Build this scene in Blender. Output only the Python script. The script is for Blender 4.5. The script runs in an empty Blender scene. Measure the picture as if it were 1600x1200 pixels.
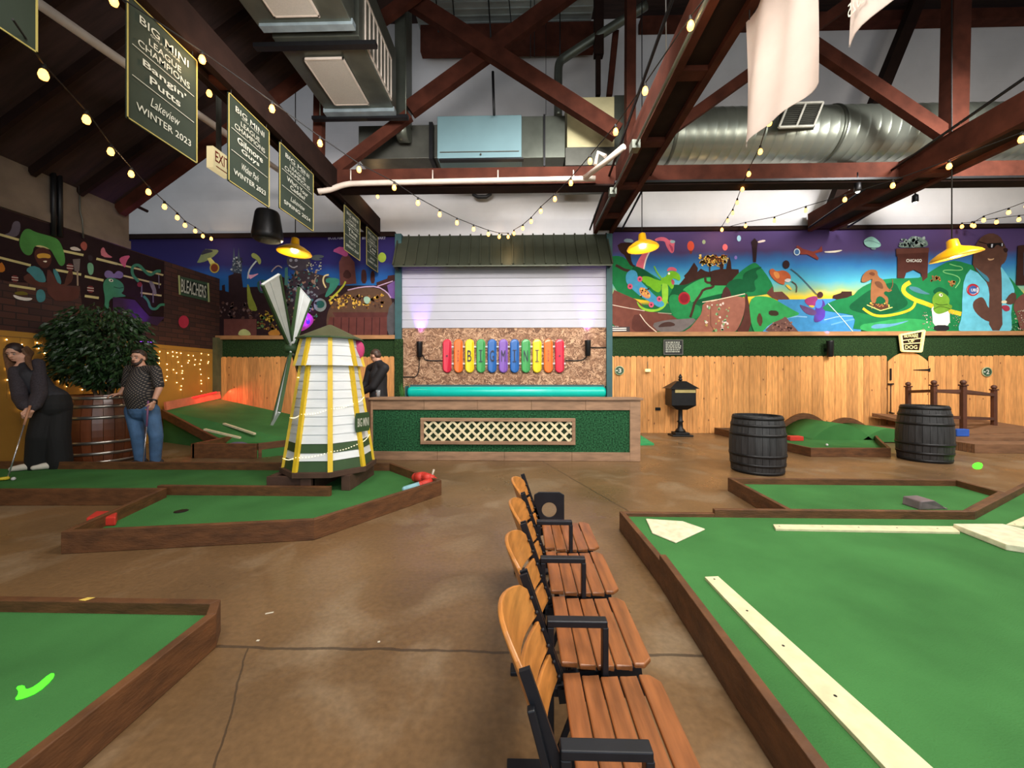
import bpy, math, random
from mathutils import Vector as V, Matrix
R = random.Random(7)
PI = math.pi
sc = bpy.context.scene
# ---------------- camera ----------------
H = 1.33; YAW = math.radians(1.43)
cd = bpy.data.cameras.new('camera'); cam = bpy.data.objects.new('camera', cd); sc.collection.objects.link(cam)
cam.location = (0, 0, H); cam.rotation_euler = (PI/2, 0, YAW)
cd.sensor_width = 36; cd.lens = 13.5; cd.shift_y = -10/1600; cd.clip_start = .02
sc.camera = cam
# ---------------- world, exposure ----------------
w = bpy.data.worlds.new('world'); sc.world = w; w.use_nodes = True
w.node_tree.nodes['Background'].inputs[0].default_value = (.86, .93, 1, 1)
w.node_tree.nodes['Background'].inputs[1].default_value = .55
sc.view_settings.view_transform = 'Standard'; sc.view_settings.look = 'None'
sc.view_settings.gamma = 1; sc.view_settings.exposure = 0.0
sc.view_settings.use_curve_mapping = False
def lamp(kind, name, loc, energy, col, size=None, aim=None, spot=None, shape=None, sy=None, spread=None):
    d = bpy.data.lights.new(name, kind); d.energy = energy; d.color = col
    if kind == 'AREA':
        d.size = size
        if sy: d.shape = 'RECTANGLE'; d.size_y = sy
        if spread: d.spread = math.radians(spread)
    elif size is not None: d.shadow_soft_size = size
    if spot: d.spot_size = math.radians(spot); d.spot_blend = .9
    o = bpy.data.objects.new(name, d); sc.collection.objects.link(o); o.location = loc
    if aim is not None:
        o.rotation_euler = (V(aim) - V(loc)).to_track_quat('-Z', 'Y').to_euler()
    return o
WARM = (1, .92, .80)
# unseen overhead lights standing for warehouse lamps, plus some added to lift the walls
lamp('AREA', 'unseen_overhead_light', (1.2, 2.2, 5.2), 235, WARM, 1.6, (1.6, 4.0, 0), sy=1.0)
lamp('AREA', 'unseen_overhead_light', (5.2, 2.8, 5.2), 230, WARM, 1.6, (5.4, 5.5, 0), sy=1.0)
lamp('AREA', 'unseen_overhead_light', (9.0, 3.4, 5.2), 260, WARM, 1.6, (9.0, 7.5, .5), sy=1.0)
lamp('AREA', 'unseen_overhead_light', (1.0, 4.3, 6.0), 125, (1, .97, .95), 1.2, (1.0, 9.4, 2.6), sy=.8, spread=105)  # unseen, aimed and narrowed to brighten the lower back wall at centre
lamp('AREA', 'unseen_overhead_light', (7.5, 4.3, 6.0), 220, (1, .97, .95), 1.2, (7.5, 9.4, 2.8), sy=.8, spread=105)  # unseen, same narrow wash to brighten the back wall on the right
lamp('AREA', 'unseen_overhead_light', (-2.0, 1.0, 5.0), 80, WARM, 1.4, (-2.3, 4.0, 0), sy=1.0)
lamp('AREA', 'unseen_overhead_light', (1.5, -1.5, 4.6), 150, WARM, 1.6, (1.5, 1.5, 0), sy=1.2)
lamp('AREA', 'unseen_overhead_light', (-1.4, 3.2, 4.85), 95, (1, .96, .95), 1.2, (-4.2, 9.4, 3.6), sy=.8, spread=110)  # added out of view to brighten the left part of the back wall
# daylight from the shop windows behind the photographer
lamp('AREA', 'window_daylight', (1.5, -4.0, 2.6), 170, (.9, .95, 1), 7, (1.5, 6, 2.8), sy=2.6)

# ---------------- pixel -> place ----------------
_s, _c = math.sin(YAW), math.cos(YAW)
def ray(u, v):
    x = (u-800)/600; y = (590-v)/600
    return V((-_s + x*_c, _c + x*_s, y))
def W(u, v, Y):
    d = ray(u, v); t = Y/d.y; return V((d.x*t, Y, H + d.z*t))
def G(u, v, z=0.0):
    d = ray(u, v); t = (z-H)/d.z; return V((d.x*t, d.y*t, z))
def L(u, v, X):
    d = ray(u, v); t = X/d.x; return V((X, d.y*t, H + d.z*t))

# ---------------- materials ----------------
def lin(c):
    r = []
    for k in c[:3]:
        k = k/255
        r.append(k/12.92 if k <= .04045 else ((k+.055)/1.055)**2.4)
    return (*r, 1)
def mul(c, f): return tuple(min(1, x*f) for x in c[:3]) + (1,)
_mc = {}
def M(name, col, rough=.6, metal=0, var=.18, scale=6, stretch=(1, 1, 1), bump=0, bscale=None, island=0, emit=0, spec=None, detail=4):
    if name in _mc: return _mc[name]
    m = bpy.data.materials.new(name); m.use_nodes = True; _mc[name] = m
    nt = m.node_tree; N = nt.nodes; Lk = nt.links; b = N['Principled BSDF']
    c = lin(col)
    b.inputs['Roughness'].default_value = rough; b.inputs['Metallic'].default_value = metal
    if spec is not None: b.inputs['Specular IOR Level'].default_value = spec
    tc = N.new('ShaderNodeTexCoord'); mp = N.new('ShaderNodeMapping'); mp.inputs['Scale'].default_value = stretch
    Lk.new(tc.outputs['Object'], mp.inputs[0])
    nz = N.new('ShaderNodeTexNoise'); nz.inputs['Scale'].default_value = scale; nz.inputs['Detail'].default_value = detail
    Lk.new(mp.outputs[0], nz.inputs[0])
    rp = N.new('ShaderNodeValToRGB')
    rp.color_ramp.elements[0].position = .3; rp.color_ramp.elements[0].color = mul(c, 1-var)
    rp.color_ramp.elements[1].position = .7; rp.color_ramp.elements[1].color = mul(c, 1+var)
    Lk.new(nz.outputs[0], rp.inputs[0]); out = rp.outputs[0]
    if island:
        g = N.new('ShaderNodeNewGeometry'); mr = N.new('ShaderNodeMapRange')
        mr.inputs['To Min'].default_value = 1-island; mr.inputs['To Max'].default_value = 1+island*.8
        Lk.new(g.outputs['Random Per Island'], mr.inputs[0])
        vm = N.new('ShaderNodeVectorMath'); vm.operation = 'SCALE'
        Lk.new(out, vm.inputs[0]); Lk.new(mr.outputs[0], vm.inputs['Scale']); out = vm.outputs[0]
    Lk.new(out, b.inputs['Base Color'])
    if bump:
        bp = N.new('ShaderNodeBump'); bp.inputs['Strength'].default_value = bump; bp.inputs['Distance'].default_value = .01
        n2 = N.new('ShaderNodeTexNoise'); n2.inputs['Scale'].default_value = bscale or scale*3; n2.inputs['Detail'].default_value = 3
        Lk.new(mp.outputs[0], n2.inputs[0]); Lk.new(n2.outputs[0], bp.inputs['Height']); Lk.new(bp.outputs[0], b.inputs['Normal'])
    if emit:
        b.inputs['Emission Color'].default_value = c; b.inputs['Emission Strength'].default_value = emit
    return m
def ntree(m): return m.node_tree, m.node_tree.nodes, m.node_tree.links

# ---------------- mesh builder ----------------
class MB:
    def __init__(s): s.v = []; s.f = []; s.m = []; s.s = []
    def add(s, vs, fs, mi=0, sm=False):
        o = len(s.v); s.v += [tuple(p) for p in vs]
        for f in fs: s.f.append(tuple(i+o for i in f)); s.m.append(mi); s.s.append(sm)
        return s
    def hexa(s, a, mi=0):
        return s.add(a, [(0,3,2,1),(4,5,6,7),(0,1,5,4),(1,2,6,5),(2,3,7,6),(3,0,4,7)], mi)
    def box(s, x0, y0, z0, x1, y1, z1, mi=0):
        x0, x1 = sorted((x0, x1)); y0, y1 = sorted((y0, y1)); z0, z1 = sorted((z0, z1))
        return s.hexa([(x0,y0,z0),(x1,y0,z0),(x1,y1,z0),(x0,y1,z0),(x0,y0,z1),(x1,y0,z1),(x1,y1,z1),(x0,y1,z1)], mi)
    def beam(s, p, q, w, h, up=(0,0,1), mi=0):
        p = V(p); q = V(q); d = (q-p).normalized(); up = V(up)
        r = d.cross(up)
        if r.length < 1e-4: r = d.cross(V((1,0,0)))
        r.normalize(); u = r.cross(d).normalized(); r *= w/2; u *= h/2
        return s.hexa([p-r-u, p+r-u, q+r-u, q-r-u, p-r+u, p+r+u, q+r+u, q-r+u], mi)
    def prism(s, poly, z0, z1, mi=0):
        return s.extr([(p[0], p[1], z0) for p in poly], (0, 0, z1-z0), mi)
    def extr(s, pts, vec, mi=0, sm=False):
        n = len(pts); vec = V(vec); a = [V(p) for p in pts]; b = [p+vec for p in a]
        nn = sum(((a[i]).cross(a[(i+1) % n]) for i in range(n)), V((0,0,0)))
        if nn.dot(vec) < 0: a.reverse(); b.reverse()
        s.add(a+b, [tuple(range(n-1, -1, -1)), tuple(range(n, 2*n))], mi)
        o = len(s.v)-2*n
        for i in range(n):
            j = (i+1) % n; s.f.append((o+i, o+j, o+n+j, o+n+i)); s.m.append(mi); s.s.append(sm)
        return s
    def poly(s, pts, mi=0): return s.add(pts, [tuple(range(len(pts)))], mi)
    def tube(s, path, r, n=8, mi=0, closed=False):
        P = [V(p) for p in path]; k = len(P); rs = r if isinstance(r, (list, tuple)) else [r]*k
        ring = []; pr = None
        for i in range(k):
            if closed: d = P[(i+1) % k]-P[i-1]
            else: d = P[min(i+1, k-1)]-P[max(i-1, 0)]
            d.normalize()
            if pr is None:
                a = V((0,0,1)) if abs(d.z) < .9 else V((1,0,0)); e = d.cross(a).normalized()
            else:
                e = (pr - d*pr.dot(d)).normalized()
            pr = e; g = d.cross(e)
            for j in range(n):
                t = 2*PI*j/n; ring.append(P[i] + (e*math.cos(t)+g*math.sin(t))*rs[i])
        fs = []
        for i in range(k if closed else k-1):
            a = i*n; b = ((i+1) % k)*n
            for j in range(n):
                j2 = (j+1) % n; fs.append((a+j, a+j2, b+j2, b+j))
        s.add(ring, fs, mi, True)
        if not closed:
            o = len(s.v)-k*n
            s.f.append(tuple(o+j for j in range(n-1, -1, -1))); s.m.append(mi); s.s.append(False)
            s.f.append(tuple(o+(k-1)*n+j for j in range(n))); s.m.append(mi); s.s.append(False)
        return s
    def lathe(s, prof, c=(0,0,0), n=24, mi=0, sm=True, ax=None, rot=0, cap=True):
        c = V(c); ax = V(ax).normalized() if ax else V((0,0,1))
        q = V((0,0,1)).rotation_difference(ax); vs = []; fs = []
        for r, z in prof:
            for j in range(n):
                t = 2*PI*j/n+rot; vs.append(c + q @ V((r*math.cos(t), r*math.sin(t), z)))
        for i in range(len(prof)-1):
            for j in range(n):
                j2 = (j+1) % n; fs.append((i*n+j, i*n+j2, (i+1)*n+j2, (i+1)*n+j))
        s.add(vs, fs, mi, sm)
        if cap:
            o = len(s.v)-len(prof)*n
            if prof[0][0] > 1e-4: s.f.append(tuple(o+j for j in range(n-1, -1, -1))); s.m.append(mi); s.s.append(False)
            if prof[-1][0] > 1e-4: s.f.append(tuple(o+(len(prof)-1)*n+j for j in range(n))); s.m.append(mi); s.s.append(False)
        return s
    def ball(s, c, r, n=12, mi=0, ax=None):
        if not isinstance(r, (tuple, list)): r = (r, r, r)
        c = V(c); vs = [c+V((0,0,-r[2]))]; m = n//2
        for i in range(1, m):
            a = -PI/2+PI*i/m
            for j in range(n):
                t = 2*PI*j/n; vs.append(c+V((r[0]*math.cos(a)*math.cos(t), r[1]*math.cos(a)*math.sin(t), r[2]*math.sin(a))))
        vs.append(c+V((0,0,r[2]))); fs = []
        for j in range(n): fs.append((0, 1+(j+1) % n, 1+j))
        for i in range(m-2):
            for j in range(n):
                a = 1+i*n; fs.append((a+j, a+(j+1) % n, a+n+(j+1) % n, a+n+j))
        e = len(vs)-1; a = 1+(m-2)*n
        for j in range(n): fs.append((a+j, a+(j+1) % n, e))
        if ax is not None:
            q = V((0,0,1)).rotation_difference(V(ax).normalized()); vs = [c+q @ (p-c) for p in vs]
        return s.add(vs, fs, mi, True)
    def limb(s, pts, n=14, mi=0):
        for i, (p, r) in enumerate(pts):
            s.ball(p, r, n, mi)
            if i:
                p0, r0 = pts[i-1]; p0 = V(p0); p1 = V(p); d = p1-p0
                if d.length > 1e-4: s.lathe([(r0, 0), (r, d.length)], p0, n, mi, ax=d)
        return s
_loc = {}
def link(o, parent=None):
    sc.collection.objects.link(o)
    if parent is not None: o.parent = parent
def thing(name, loc, label, cat, group=None):
    o = bpy.data.objects.new(name, None); o.empty_display_size = .1; link(o); o.location = loc; _loc[o.name] = V(loc)
    o['label'] = label; o['category'] = cat
    if group: o['group'] = group
    return o
def build(mb, name, mats, parent=None, label=None, cat=None, group=None, kind=None, bevel=0, loc=None, seg=2, mods=None):
    if not isinstance(mats, (list, tuple)): mats = [mats]
    if parent is not None: o0 = _loc[parent.name]
    elif loc is not None: o0 = V(loc)
    elif kind == 'structure': o0 = V((0, 0, 0))
    else:
        xs = [p[0] for p in mb.v]; ys = [p[1] for p in mb.v]; zs = [p[2] for p in mb.v]
        o0 = V(((min(xs)+max(xs))/2, (min(ys)+max(ys))/2, min(zs)))
    me = bpy.data.meshes.new(name)
    me.from_pydata([(p[0]-o0.x, p[1]-o0.y, p[2]-o0.z) for p in mb.v], [], mb.f)
    for m in mats: me.materials.append(m)
    me.polygons.foreach_set('material_index', mb.m); me.polygons.foreach_set('use_smooth', mb.s); me.update()
    o = bpy.data.objects.new(name, me); link(o, parent)
    _loc[o.name] = o0
    if parent is None: o.location = o0
    if label: o['label'] = label
    if cat: o['category'] = cat
    if group: o['group'] = group
    if kind: o['kind'] = kind
    if bevel:
        b = o.modifiers.new('bevel', 'BEVEL'); b.width = bevel; b.segments = seg; b.limit_method = 'ANGLE'
    if mods == 'body' or isinstance(mods, float):
        vs = mods if isinstance(mods, float) else .008
        r = o.modifiers.new('remesh', 'REMESH'); r.mode = 'VOXEL'; r.voxel_size = vs; r.use_smooth_shade = True
        q = o.modifiers.new('smooth', 'SMOOTH'); q.factor = .5; q.iterations = 3
    return o
def struct(mb, name, mats, **k): return build(mb, name, mats, kind='structure', **k)
def copy_tree(o, label=None, **kw):
    c = o.copy(); sc.collection.objects.link(c); _loc[c.name] = _loc.get(o.name, V((0,0,0))).copy()
    if label: c['label'] = label
    for ch in o.children:
        d = ch.copy(); sc.collection.objects.link(d); d.parent = c
        for g in ch.children:
            e = g.copy(); sc.collection.objects.link(e); e.parent = d
    return c
# text: list of (verts, faces) in the XY plane, centred
_tc = {}
def textmesh(s, bold=0.0, shear=0.0):
    k = (s, bold, shear)
    if k in _tc: return _tc[k]
    cu = bpy.data.curves.new('lettering', 'FONT'); cu.body = s; cu.size = 1; cu.offset = bold; cu.shear = shear; cu.resolution_u = 3
    cu.align_x = 'CENTER'; cu.align_y = 'CENTER'
    o = bpy.data.objects.new('lettering', cu); sc.collection.objects.link(o)
    dg = bpy.context.evaluated_depsgraph_get(); me = bpy.data.meshes.new_from_object(o.evaluated_get(dg))
    vs = [tuple(v.co) for v in me.vertices]; fs = [tuple(p.vertices) for p in me.polygons]
    bpy.data.objects.remove(o); bpy.data.meshes.remove(me); bpy.data.curves.remove(cu)
    if vs:
        x0 = min(v[0] for v in vs); x1 = max(v[0] for v in vs); y0 = min(v[1] for v in vs); y1 = max(v[1] for v in vs)
        vs = [((v[0]-(x0+x1)/2)/(x1-x0), (v[1]-(y0+y1)/2)/(y1-y0)) for v in vs]
    _tc[k] = (vs, fs); return _tc[k]
def put_text(mb, s, c, right, up, w, h, mi=0, bold=.01, shear=0.0):
    vs, fs = textmesh(s, bold, shear); c = V(c); r = V(right).normalized()*w; u = V(up).normalized()*h
    mb.add([c+r*x+u*y for x, y in vs], fs, mi)
def chaikin(p, k=2, closed=True):
    for _ in range(k):
        q = []; n = len(p)
        for i in range(n if closed else n-1):
            a = p[i]; b = p[(i+1) % n]
            q += [tuple(.75*a[j]+.25*b[j] for j in range(len(a))), tuple(.25*a[j]+.75*b[j] for j in range(len(a)))]
        if not closed: q = [p[0]]+q+[p[-1]]
        p = q
    return p
def arc(cx, cy, rx, ry, a0=0, a1=360, n=20):
    return [(cx+rx*math.cos(math.radians(a0+(a1-a0)*i/n)), cy+ry*math.sin(math.radians(a0+(a1-a0)*i/n))) for i in range(n+(0 if a1-a0 >= 360 else 1))]

# ---- shared materials
m_white = M('white paint', (205, 204, 204), .75, var=.04, scale=2)
m_black = M('black metal', (22, 22, 24), .45, .3, var=.2, scale=12)
m_steel = M('galvanised steel', (100, 104, 94), .4, .65, var=.2, scale=3, bump=.1, bscale=9)
m_steel_dk = M('dull duct steel', (92, 92, 84), .5, .6, var=.2, scale=3, bump=.1)
m_brown = M('red brown timber', (74, 38, 27), .85, var=.3, scale=4, stretch=(1, 1, 1), bump=.3, spec=.15)
m_brown_dk = M('dark brown timber', (36, 22, 17), .85, var=.3, scale=4, bump=.2, spec=.15)
m_pipe = M('cream pipe', (200, 186, 172), .5, var=.08)
m_turf = M('green putting turf', (64, 116, 64), .95, var=.2, scale=1.6, bump=.5, bscale=160, detail=8, spec=.1)
m_board = M('stained kerb board', (98, 62, 34), .6, var=.35, scale=7, stretch=(1, 1, 3), bump=.35, bscale=30, island=.18)
m_hedge = M('artificial grass facing', (40, 62, 34), .9, var=.85, scale=48, bump=1.0, bscale=120, spec=.15, detail=6)
m_cream = M('cream painted timber', (214, 206, 168), .7, var=.12, scale=14, bump=.2)
m_bulb = M('glowing bulb', (255, 168, 74), .4, var=0, emit=7)
m_cord = M('black cord', (18, 16, 15), .7, var=.1)
# ================= room shell =================
Y0 = 9.45
# floor
mf = M('stained concrete', (114, 88, 60), .30, var=.30, scale=.9, detail=9, spec=.5)
nt, N, K = ntree(mf); b = N['Principled BSDF']
tc = [n for n in N if n.type == 'TEX_COORD'][0]
base = b.inputs['Base Color'].links[0].from_socket
def vmath(op, a, bb=None, val=None):
    n = N.new('ShaderNodeMath'); n.operation = op
    for i, x in enumerate((a, bb)):
        if x is None: continue
        if isinstance(x, (int, float)): n.inputs[i].default_value = x
        else: K.new(x, n.inputs[i])
    return n.outputs[0]
sx = N.new('ShaderNodeSeparateXYZ'); K.new(tc.outputs['Object'], sx.inputs[0])
nz = N.new('ShaderNodeTexNoise'); nz.inputs['Scale'].default_value = 5; nz.inputs['Detail'].default_value = 6; K.new(tc.outputs['Object'], nz.inputs[0])
wob = vmath('MULTIPLY', vmath('SUBTRACT', nz.outputs[0], .5), .045)
def lineD(ax, ay, bx, by, wd):
    dx, dy = bx-ax, by-ay; l = math.hypot(dx, dy); nx, ny = -dy/l, dx/l
    d = vmath('ADD', vmath('ADD', vmath('MULTIPLY', sx.outputs[0], nx), vmath('MULTIPLY', sx.outputs[1], ny)), -(ax*nx+ay*ny))
    d = vmath('ABSOLUTE', vmath('ADD', d, wob)); return vmath('LESS_THAN', d, wd)
cr = vmath('MAXIMUM', lineD(-3, 1.86, 3, 1.86, .009), lineD(.35, 6.05, 1.08, 3.8, .008))
cr = vmath('MAXIMUM', cr, vmath('MULTIPLY', lineD(-1.35, 1.86, -1.05, 1.3, .004), vmath('LESS_THAN', sx.outputs[1], 1.86)))
n3 = N.new('ShaderNodeTexNoise'); n3.inputs['Scale'].default_value = 34; n3.inputs['Detail'].default_value = 8; K.new(tc.outputs['Object'], n3.inputs[0])
mr3 = N.new('ShaderNodeMapRange'); mr3.inputs[1].default_value = .3; mr3.inputs[2].default_value = .72; mr3.inputs[3].default_value = .84; mr3.inputs[4].default_value = 1.16; K.new(n3.outputs[0], mr3.inputs[0])
# pale worn patches
n4 = N.new('ShaderNodeTexNoise'); n4.inputs['Scale'].default_value = 1.7; n4.inputs['Detail'].default_value = 7; n4.inputs['Distortion'].default_value = .6; K.new(tc.outputs['Object'], n4.inputs[0])
mr4 = N.new('ShaderNodeMapRange'); mr4.inputs[1].default_value = .52; mr4.inputs[2].default_value = .72; K.new(n4.outputs[0], mr4.inputs[0])
mxp = N.new('ShaderNodeMix'); mxp.data_type = 'RGBA'; mxp.inputs['B'].default_value = lin((150, 132, 108))
K.new(vmath('MULTIPLY', mr4.outputs[0], .6), mxp.inputs['Factor']); K.new(base, mxp.inputs['A'])
vs = N.new('ShaderNodeVectorMath'); vs.operation = 'SCALE'; K.new(mxp.outputs['Result'], vs.inputs[0]); K.new(mr3.outputs[0], vs.inputs['Scale'])
mx = N.new('ShaderNodeMix'); mx.data_type = 'RGBA'; mx.inputs['B'].default_value = lin((48, 38, 30))
K.new(vmath('MULTIPLY', cr, .7), mx.inputs['Factor']); K.new(vs.outputs[0], mx.inputs['A']); K.new(mx.outputs['Result'], b.inputs['Base Color'])
mr5 = N.new('ShaderNodeMapRange'); mr5.inputs[1].default_value = .3; mr5.inputs[2].default_value = .7; mr5.inputs[3].default_value = .24; mr5.inputs[4].default_value = .46; K.new(n4.outputs[0], mr5.inputs[0]); K.new(mr5.outputs[0], b.inputs['Roughness'])
bp = N.new('ShaderNodeBump'); bp.inputs['Strength'].default_value = .12; bp.inputs['Distance'].default_value = .01; K.new(n3.outputs[0], bp.inputs['Height']); K.new(bp.outputs[0], b.inputs['Normal'])
q = MB().box(-12, -4.5, -.1, 14, Y0+.3, 0); struct(q, 'floor', mf)
# back wall: white painted block
mw = M('white painted blockwork', (208, 206, 206), .8, var=.07, scale=1.4)
nt, N2, K2 = ntree(mw); b = N2['Principled BSDF']
br = N2.new('ShaderNodeTexBrick'); br.inputs['Scale'].default_value = 1; br.inputs['Brick Width'].default_value = .4; br.inputs['Row Height'].default_value = .2; br.inputs['Mortar Size'].default_value = .006
mpp = N2.new('ShaderNodeMapping'); mpp.inputs['Rotation'].default_value = (PI/2, 0, 0); t2 = [n for n in N2 if n.type == 'TEX_COORD'][0]
K2.new(t2.outputs['Object'], mpp.inputs[0]); K2.new(mpp.outputs[0], br.inputs[0])
bp = N2.new('ShaderNodeBump'); bp.invert = True; bp.inputs['Strength'].default_value = .35; bp.inputs['Distance'].default_value = .006; K2.new(br.outputs['Fac'], bp.inputs['Height']); K2.new(bp.outputs[0], b.inputs['Normal'])
q = MB().box(-12, Y0, 0, 14, Y0+.25, 11); struct(q, 'wall_back', mw)
# left wall: low mural wall + concrete block upper
XL = -7.55
m_ochre = M('ochre painted wall', (178, 128, 48), .8, var=.1, scale=2, bump=.1)
m_dkbrick = M('dark plum brick paint', (62, 38, 32), .85, var=.3, scale=5)
nt, N2, K2 = ntree(m_dkbrick); b = N2['Principled BSDF']
br = N2.new('ShaderNodeTexBrick'); br.inputs['Scale'].default_value = 1; br.inputs['Brick Width'].default_value = .3; br.inputs['Row Height'].default_value = .1; br.inputs['Mortar Size'].default_value = .008
br.inputs['Color1'].default_value = lin((78, 44, 34)); br.inputs['Color2'].default_value = lin((56, 32, 28)); br.inputs['Mortar'].default_value = lin((36, 24, 22))
sp = N2.new('ShaderNodeSeparateXYZ'); cb = N2.new('ShaderNodeCombineXYZ'); t2 = [n for n in N2 if n.type == 'TEX_COORD'][0]
K2.new(t2.outputs['Object'], sp.inputs[0]); K2.new(sp.outputs[1], cb.inputs[0]); K2.new(sp.outputs[2], cb.inputs[1]); K2.new(cb.outputs[0], br.inputs[0])
K2.new(br.outputs[0], b.inputs['Base Color'])
zy = 2.02
q = MB().box(XL-.25, -4.5, 0, XL, Y0, zy, 0).box(XL-.25, -4.5, zy, XL, Y0, 3.8, 1)
q.box(XL-.25, -4.5, 3.8, XL+.04, 7.2, 3.95, 2).box(XL-.25, -4.5, 3.95, XL, 7.2, 4.55, 2)
m_conc = M('bare concrete block', (112, 98, 84), .9, var=.2, scale=3, bump=.3)
struct(q, 'wall_left', [m_ochre, m_dkbrick, m_conc])
q = MB().box(13.6, -4.5, 0, 13.8, Y0, 11); struct(q, 'wall_right', mw)
# roof: boarded slope on the left, flat dark deck above
m_roof = M('dark boarded roof', (48, 30, 26), .85, var=.35, scale=3, stretch=(.6, 5, .6), bump=.4)
sl = .7
def zr(x): return 4.55 + (x-XL)*sl
xa = XL-.3; xb = .4
q = MB().hexa([(xa,-4.5,zr(xa)),(xb,-4.5,zr(xb)),(xb,7.2,zr(xb)),(xa,7.2,zr(xa)),(xa,-4.5,zr(xa)+.12),(xb,-4.5,zr(xb)+.12),(xb,7.2,zr(xb)+.12),(xa,7.2,zr(xa)+.12)])
q.box(xb, -4.5, 10.1, 14, Y0, 10.25).box(-12, 7.1, 10.1, xb, Y0, 10.25)
q.box(-12, 7.2, 4.6, -11.8, Y0, 10.25)
struct(q, 'ceiling', m_roof)
# rafters along the sloping roof, one by one
for i in range(11):
    y = .6+i*.64
    q = MB().beam((XL, y, zr(XL)-.06), (xb-.2, y, zr(xb-.2)-.06), .06 if i < 10 else .12, .16 if i < 10 else .30, up=(0, 0, 1))
    struct(q, 'trim_%d' % (i+1), m_brown_dk if i < 10 else m_brown)
# purlin along the top of the back wall and the wide board in the centre
q = MB().box(W(1000, 0, 9.3).x, 9.2, W(1200, 36, 9.2).z, 13.6, 9.44, W(1200, 20, 9.2).z); struct(q, 'trim_20', m_brown)
q = MB().box(W(655, 0, 9.0).x, 9.1, W(700, 80, 9.1).z, W(930, 0, 9.0).x, 9.3, W(700, 38, 9.1).z); struct(q, 'trim_21', m_brown)
q = MB().box(W(650, 0, 9.1).x, 7.3, 9.95, W(926, 0, 9.1).x, 9.45, 10.05)
for i in range(12): q.box(W(650, 0, 9.1).x+.02, 7.4+i*.17, 9.93, W(926, 0, 9.1).x-.02, 7.43+i*.17, 9.951)
struct(q, 'trim_31', M('pale roof sheeting', (150, 156, 152), .5, var=.2, scale=2))
# centre bay: white boards, OSB, side posts, timber ledges
m_boards = M('white wide boards', (180, 180, 190), .7, var=.03, scale=3)
q = MB(); n = 8; za, zb = W(700, 513, 9.4).z, W(700, 410, 9.4).z; xl, xr = W(625, 0, 9.4).x, W(951, 0, 9.4).x
for i in range(n):
    q.box(xl, 9.37, za+(zb-za)*i/n+.006, xr, 9.45, za+(zb-za)*(i+1)/n)
struct(q, 'trim_22', m_boards, bevel=.004)
m_osb = M('strand board', (158, 116, 84), .75, var=.45, scale=26, bump=.2)
nt, N2, K2 = ntree(m_osb); b = N2['Principled BSDF']; t2 = [n for n in N2 if n.type == 'TEX_COORD'][0]
nzo = N2.new('ShaderNodeTexNoise'); nzo.inputs['Scale'].default_value = 6; K2.new(t2.outputs['Object'], nzo.inputs[0])
cbo = N2.new('ShaderNodeVectorMath'); cbo.operation = 'MULTIPLY_ADD'; cbo.inputs[1].default_value = (.5, .5, .5); K2.new(nzo.outputs['Color'], cbo.inputs[0]); K2.new(t2.outputs['Object'], cbo.inputs[2])
vo = N2.new('ShaderNodeTexVoronoi'); vo.inputs['Scale'].default_value = 15; mpo = N2.new('ShaderNodeMapping'); mpo.inputs['Scale'].default_value = (1, .1, 2.6); K2.new(cbo.outputs[0], mpo.inputs[0]); K2.new(mpo.outputs[0], vo.inputs[0])
spo = N2.new('ShaderNodeSeparateColor'); K2.new(vo.outputs['Color'], spo.inputs[0]); ro = N2.new('ShaderNodeValToRGB'); K2.new(spo.outputs[0], ro.inputs[0]); e = ro.color_ramp.elements
e[0].color = lin((98, 66, 46)); e[1].color = lin((206, 168, 134)); x_ = e.new(.55); x_.color = lin((150, 110, 82)); K2.new(ro.outputs[0], b.inputs['Base Color'])
q = MB().box(W(627, 0, 9.4).x, 9.38, .8, W(948, 0, 9.4).x, 9.45, za); struct(q, 'trim_23', m_osb)
m_teal = M('blue green post paint', (44, 84, 88), .6, var=.12)
for i, (a, bq) in enumerate(((617, 627), (948, 957))):
    q = MB().box(W(a, 0, 9.3).x, 9.3, 0, W(bq, 0, 9.3).x, 9.45, W(a, 365, 9.3).z); struct(q, 'trim_%d' % (24+i), m_teal)
# timber ledge under the murals, dark strip above them
m_ledge = M('raw timber ledge', (172, 124, 80), .7, var=.2, scale=4, stretch=(1, 4, 4))
q = MB().box(W(957, 0, 9.3).x, 9.28, W(960, 525.5, 9.3).z, 13.6, 9.45, W(960, 519, 9.3).z); struct(q, 'trim_26', m_ledge)
q = MB().box(XL, 9.28, W(480, 530, 9.3).z, W(617, 0, 9.3).x, 9.45, W(480, 524, 9.3).z); struct(q, 'trim_27', m_ledge)
q = MB().box(W(957, 0, 9.35).x, 9.35, W(960, 361, 9.35).z, 13.6, 9.45, W(960, 355, 9.35).z); struct(q, 'trim_28', m_brown_dk)
q = MB().box(-11.8, 9.35, W(480, 370, 9.35).z, W(617, 0, 9.35).x, 9.45, W(480, 363, 9.35).z); struct(q, 'trim_29', m_brown_dk)
# corner post between left wall and left fence
q = MB().box(XL, 9.2, 0, XL+.12, 9.45, W(340, 528, 9.3).z); struct(q, 'trim_30', M('grey green post', (88, 88, 60), .7))

# ---- turf facing bands (one each side)
def band(x0, x1, name_label):
    z1 = W(1000, 525, 9.33).z; z0 = W(1000, 566, 9.33).z
    build(MB().box(x0, 9.36, z0, x1, 9.44, z1), 'artificial_grass_band', m_hedge, label=name_label, cat='artificial grass')
band(XL+.12, W(617, 0, 9.33).x, 'dark green artificial grass band over the left fence')
band(W(957, 0, 9.33).x, 13.6, 'long green artificial grass band over the right fence')
q = MB().box(W(617, 0, 9.3).x, 9.28, .0, W(630, 0, 9.3).x, 9.3, W(480, 530, 9.3).z)
build(q, 'artificial_grass_strip', m_hedge, label='narrow upright green grass strip between left fence and strand board', cat='artificial grass')
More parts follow.
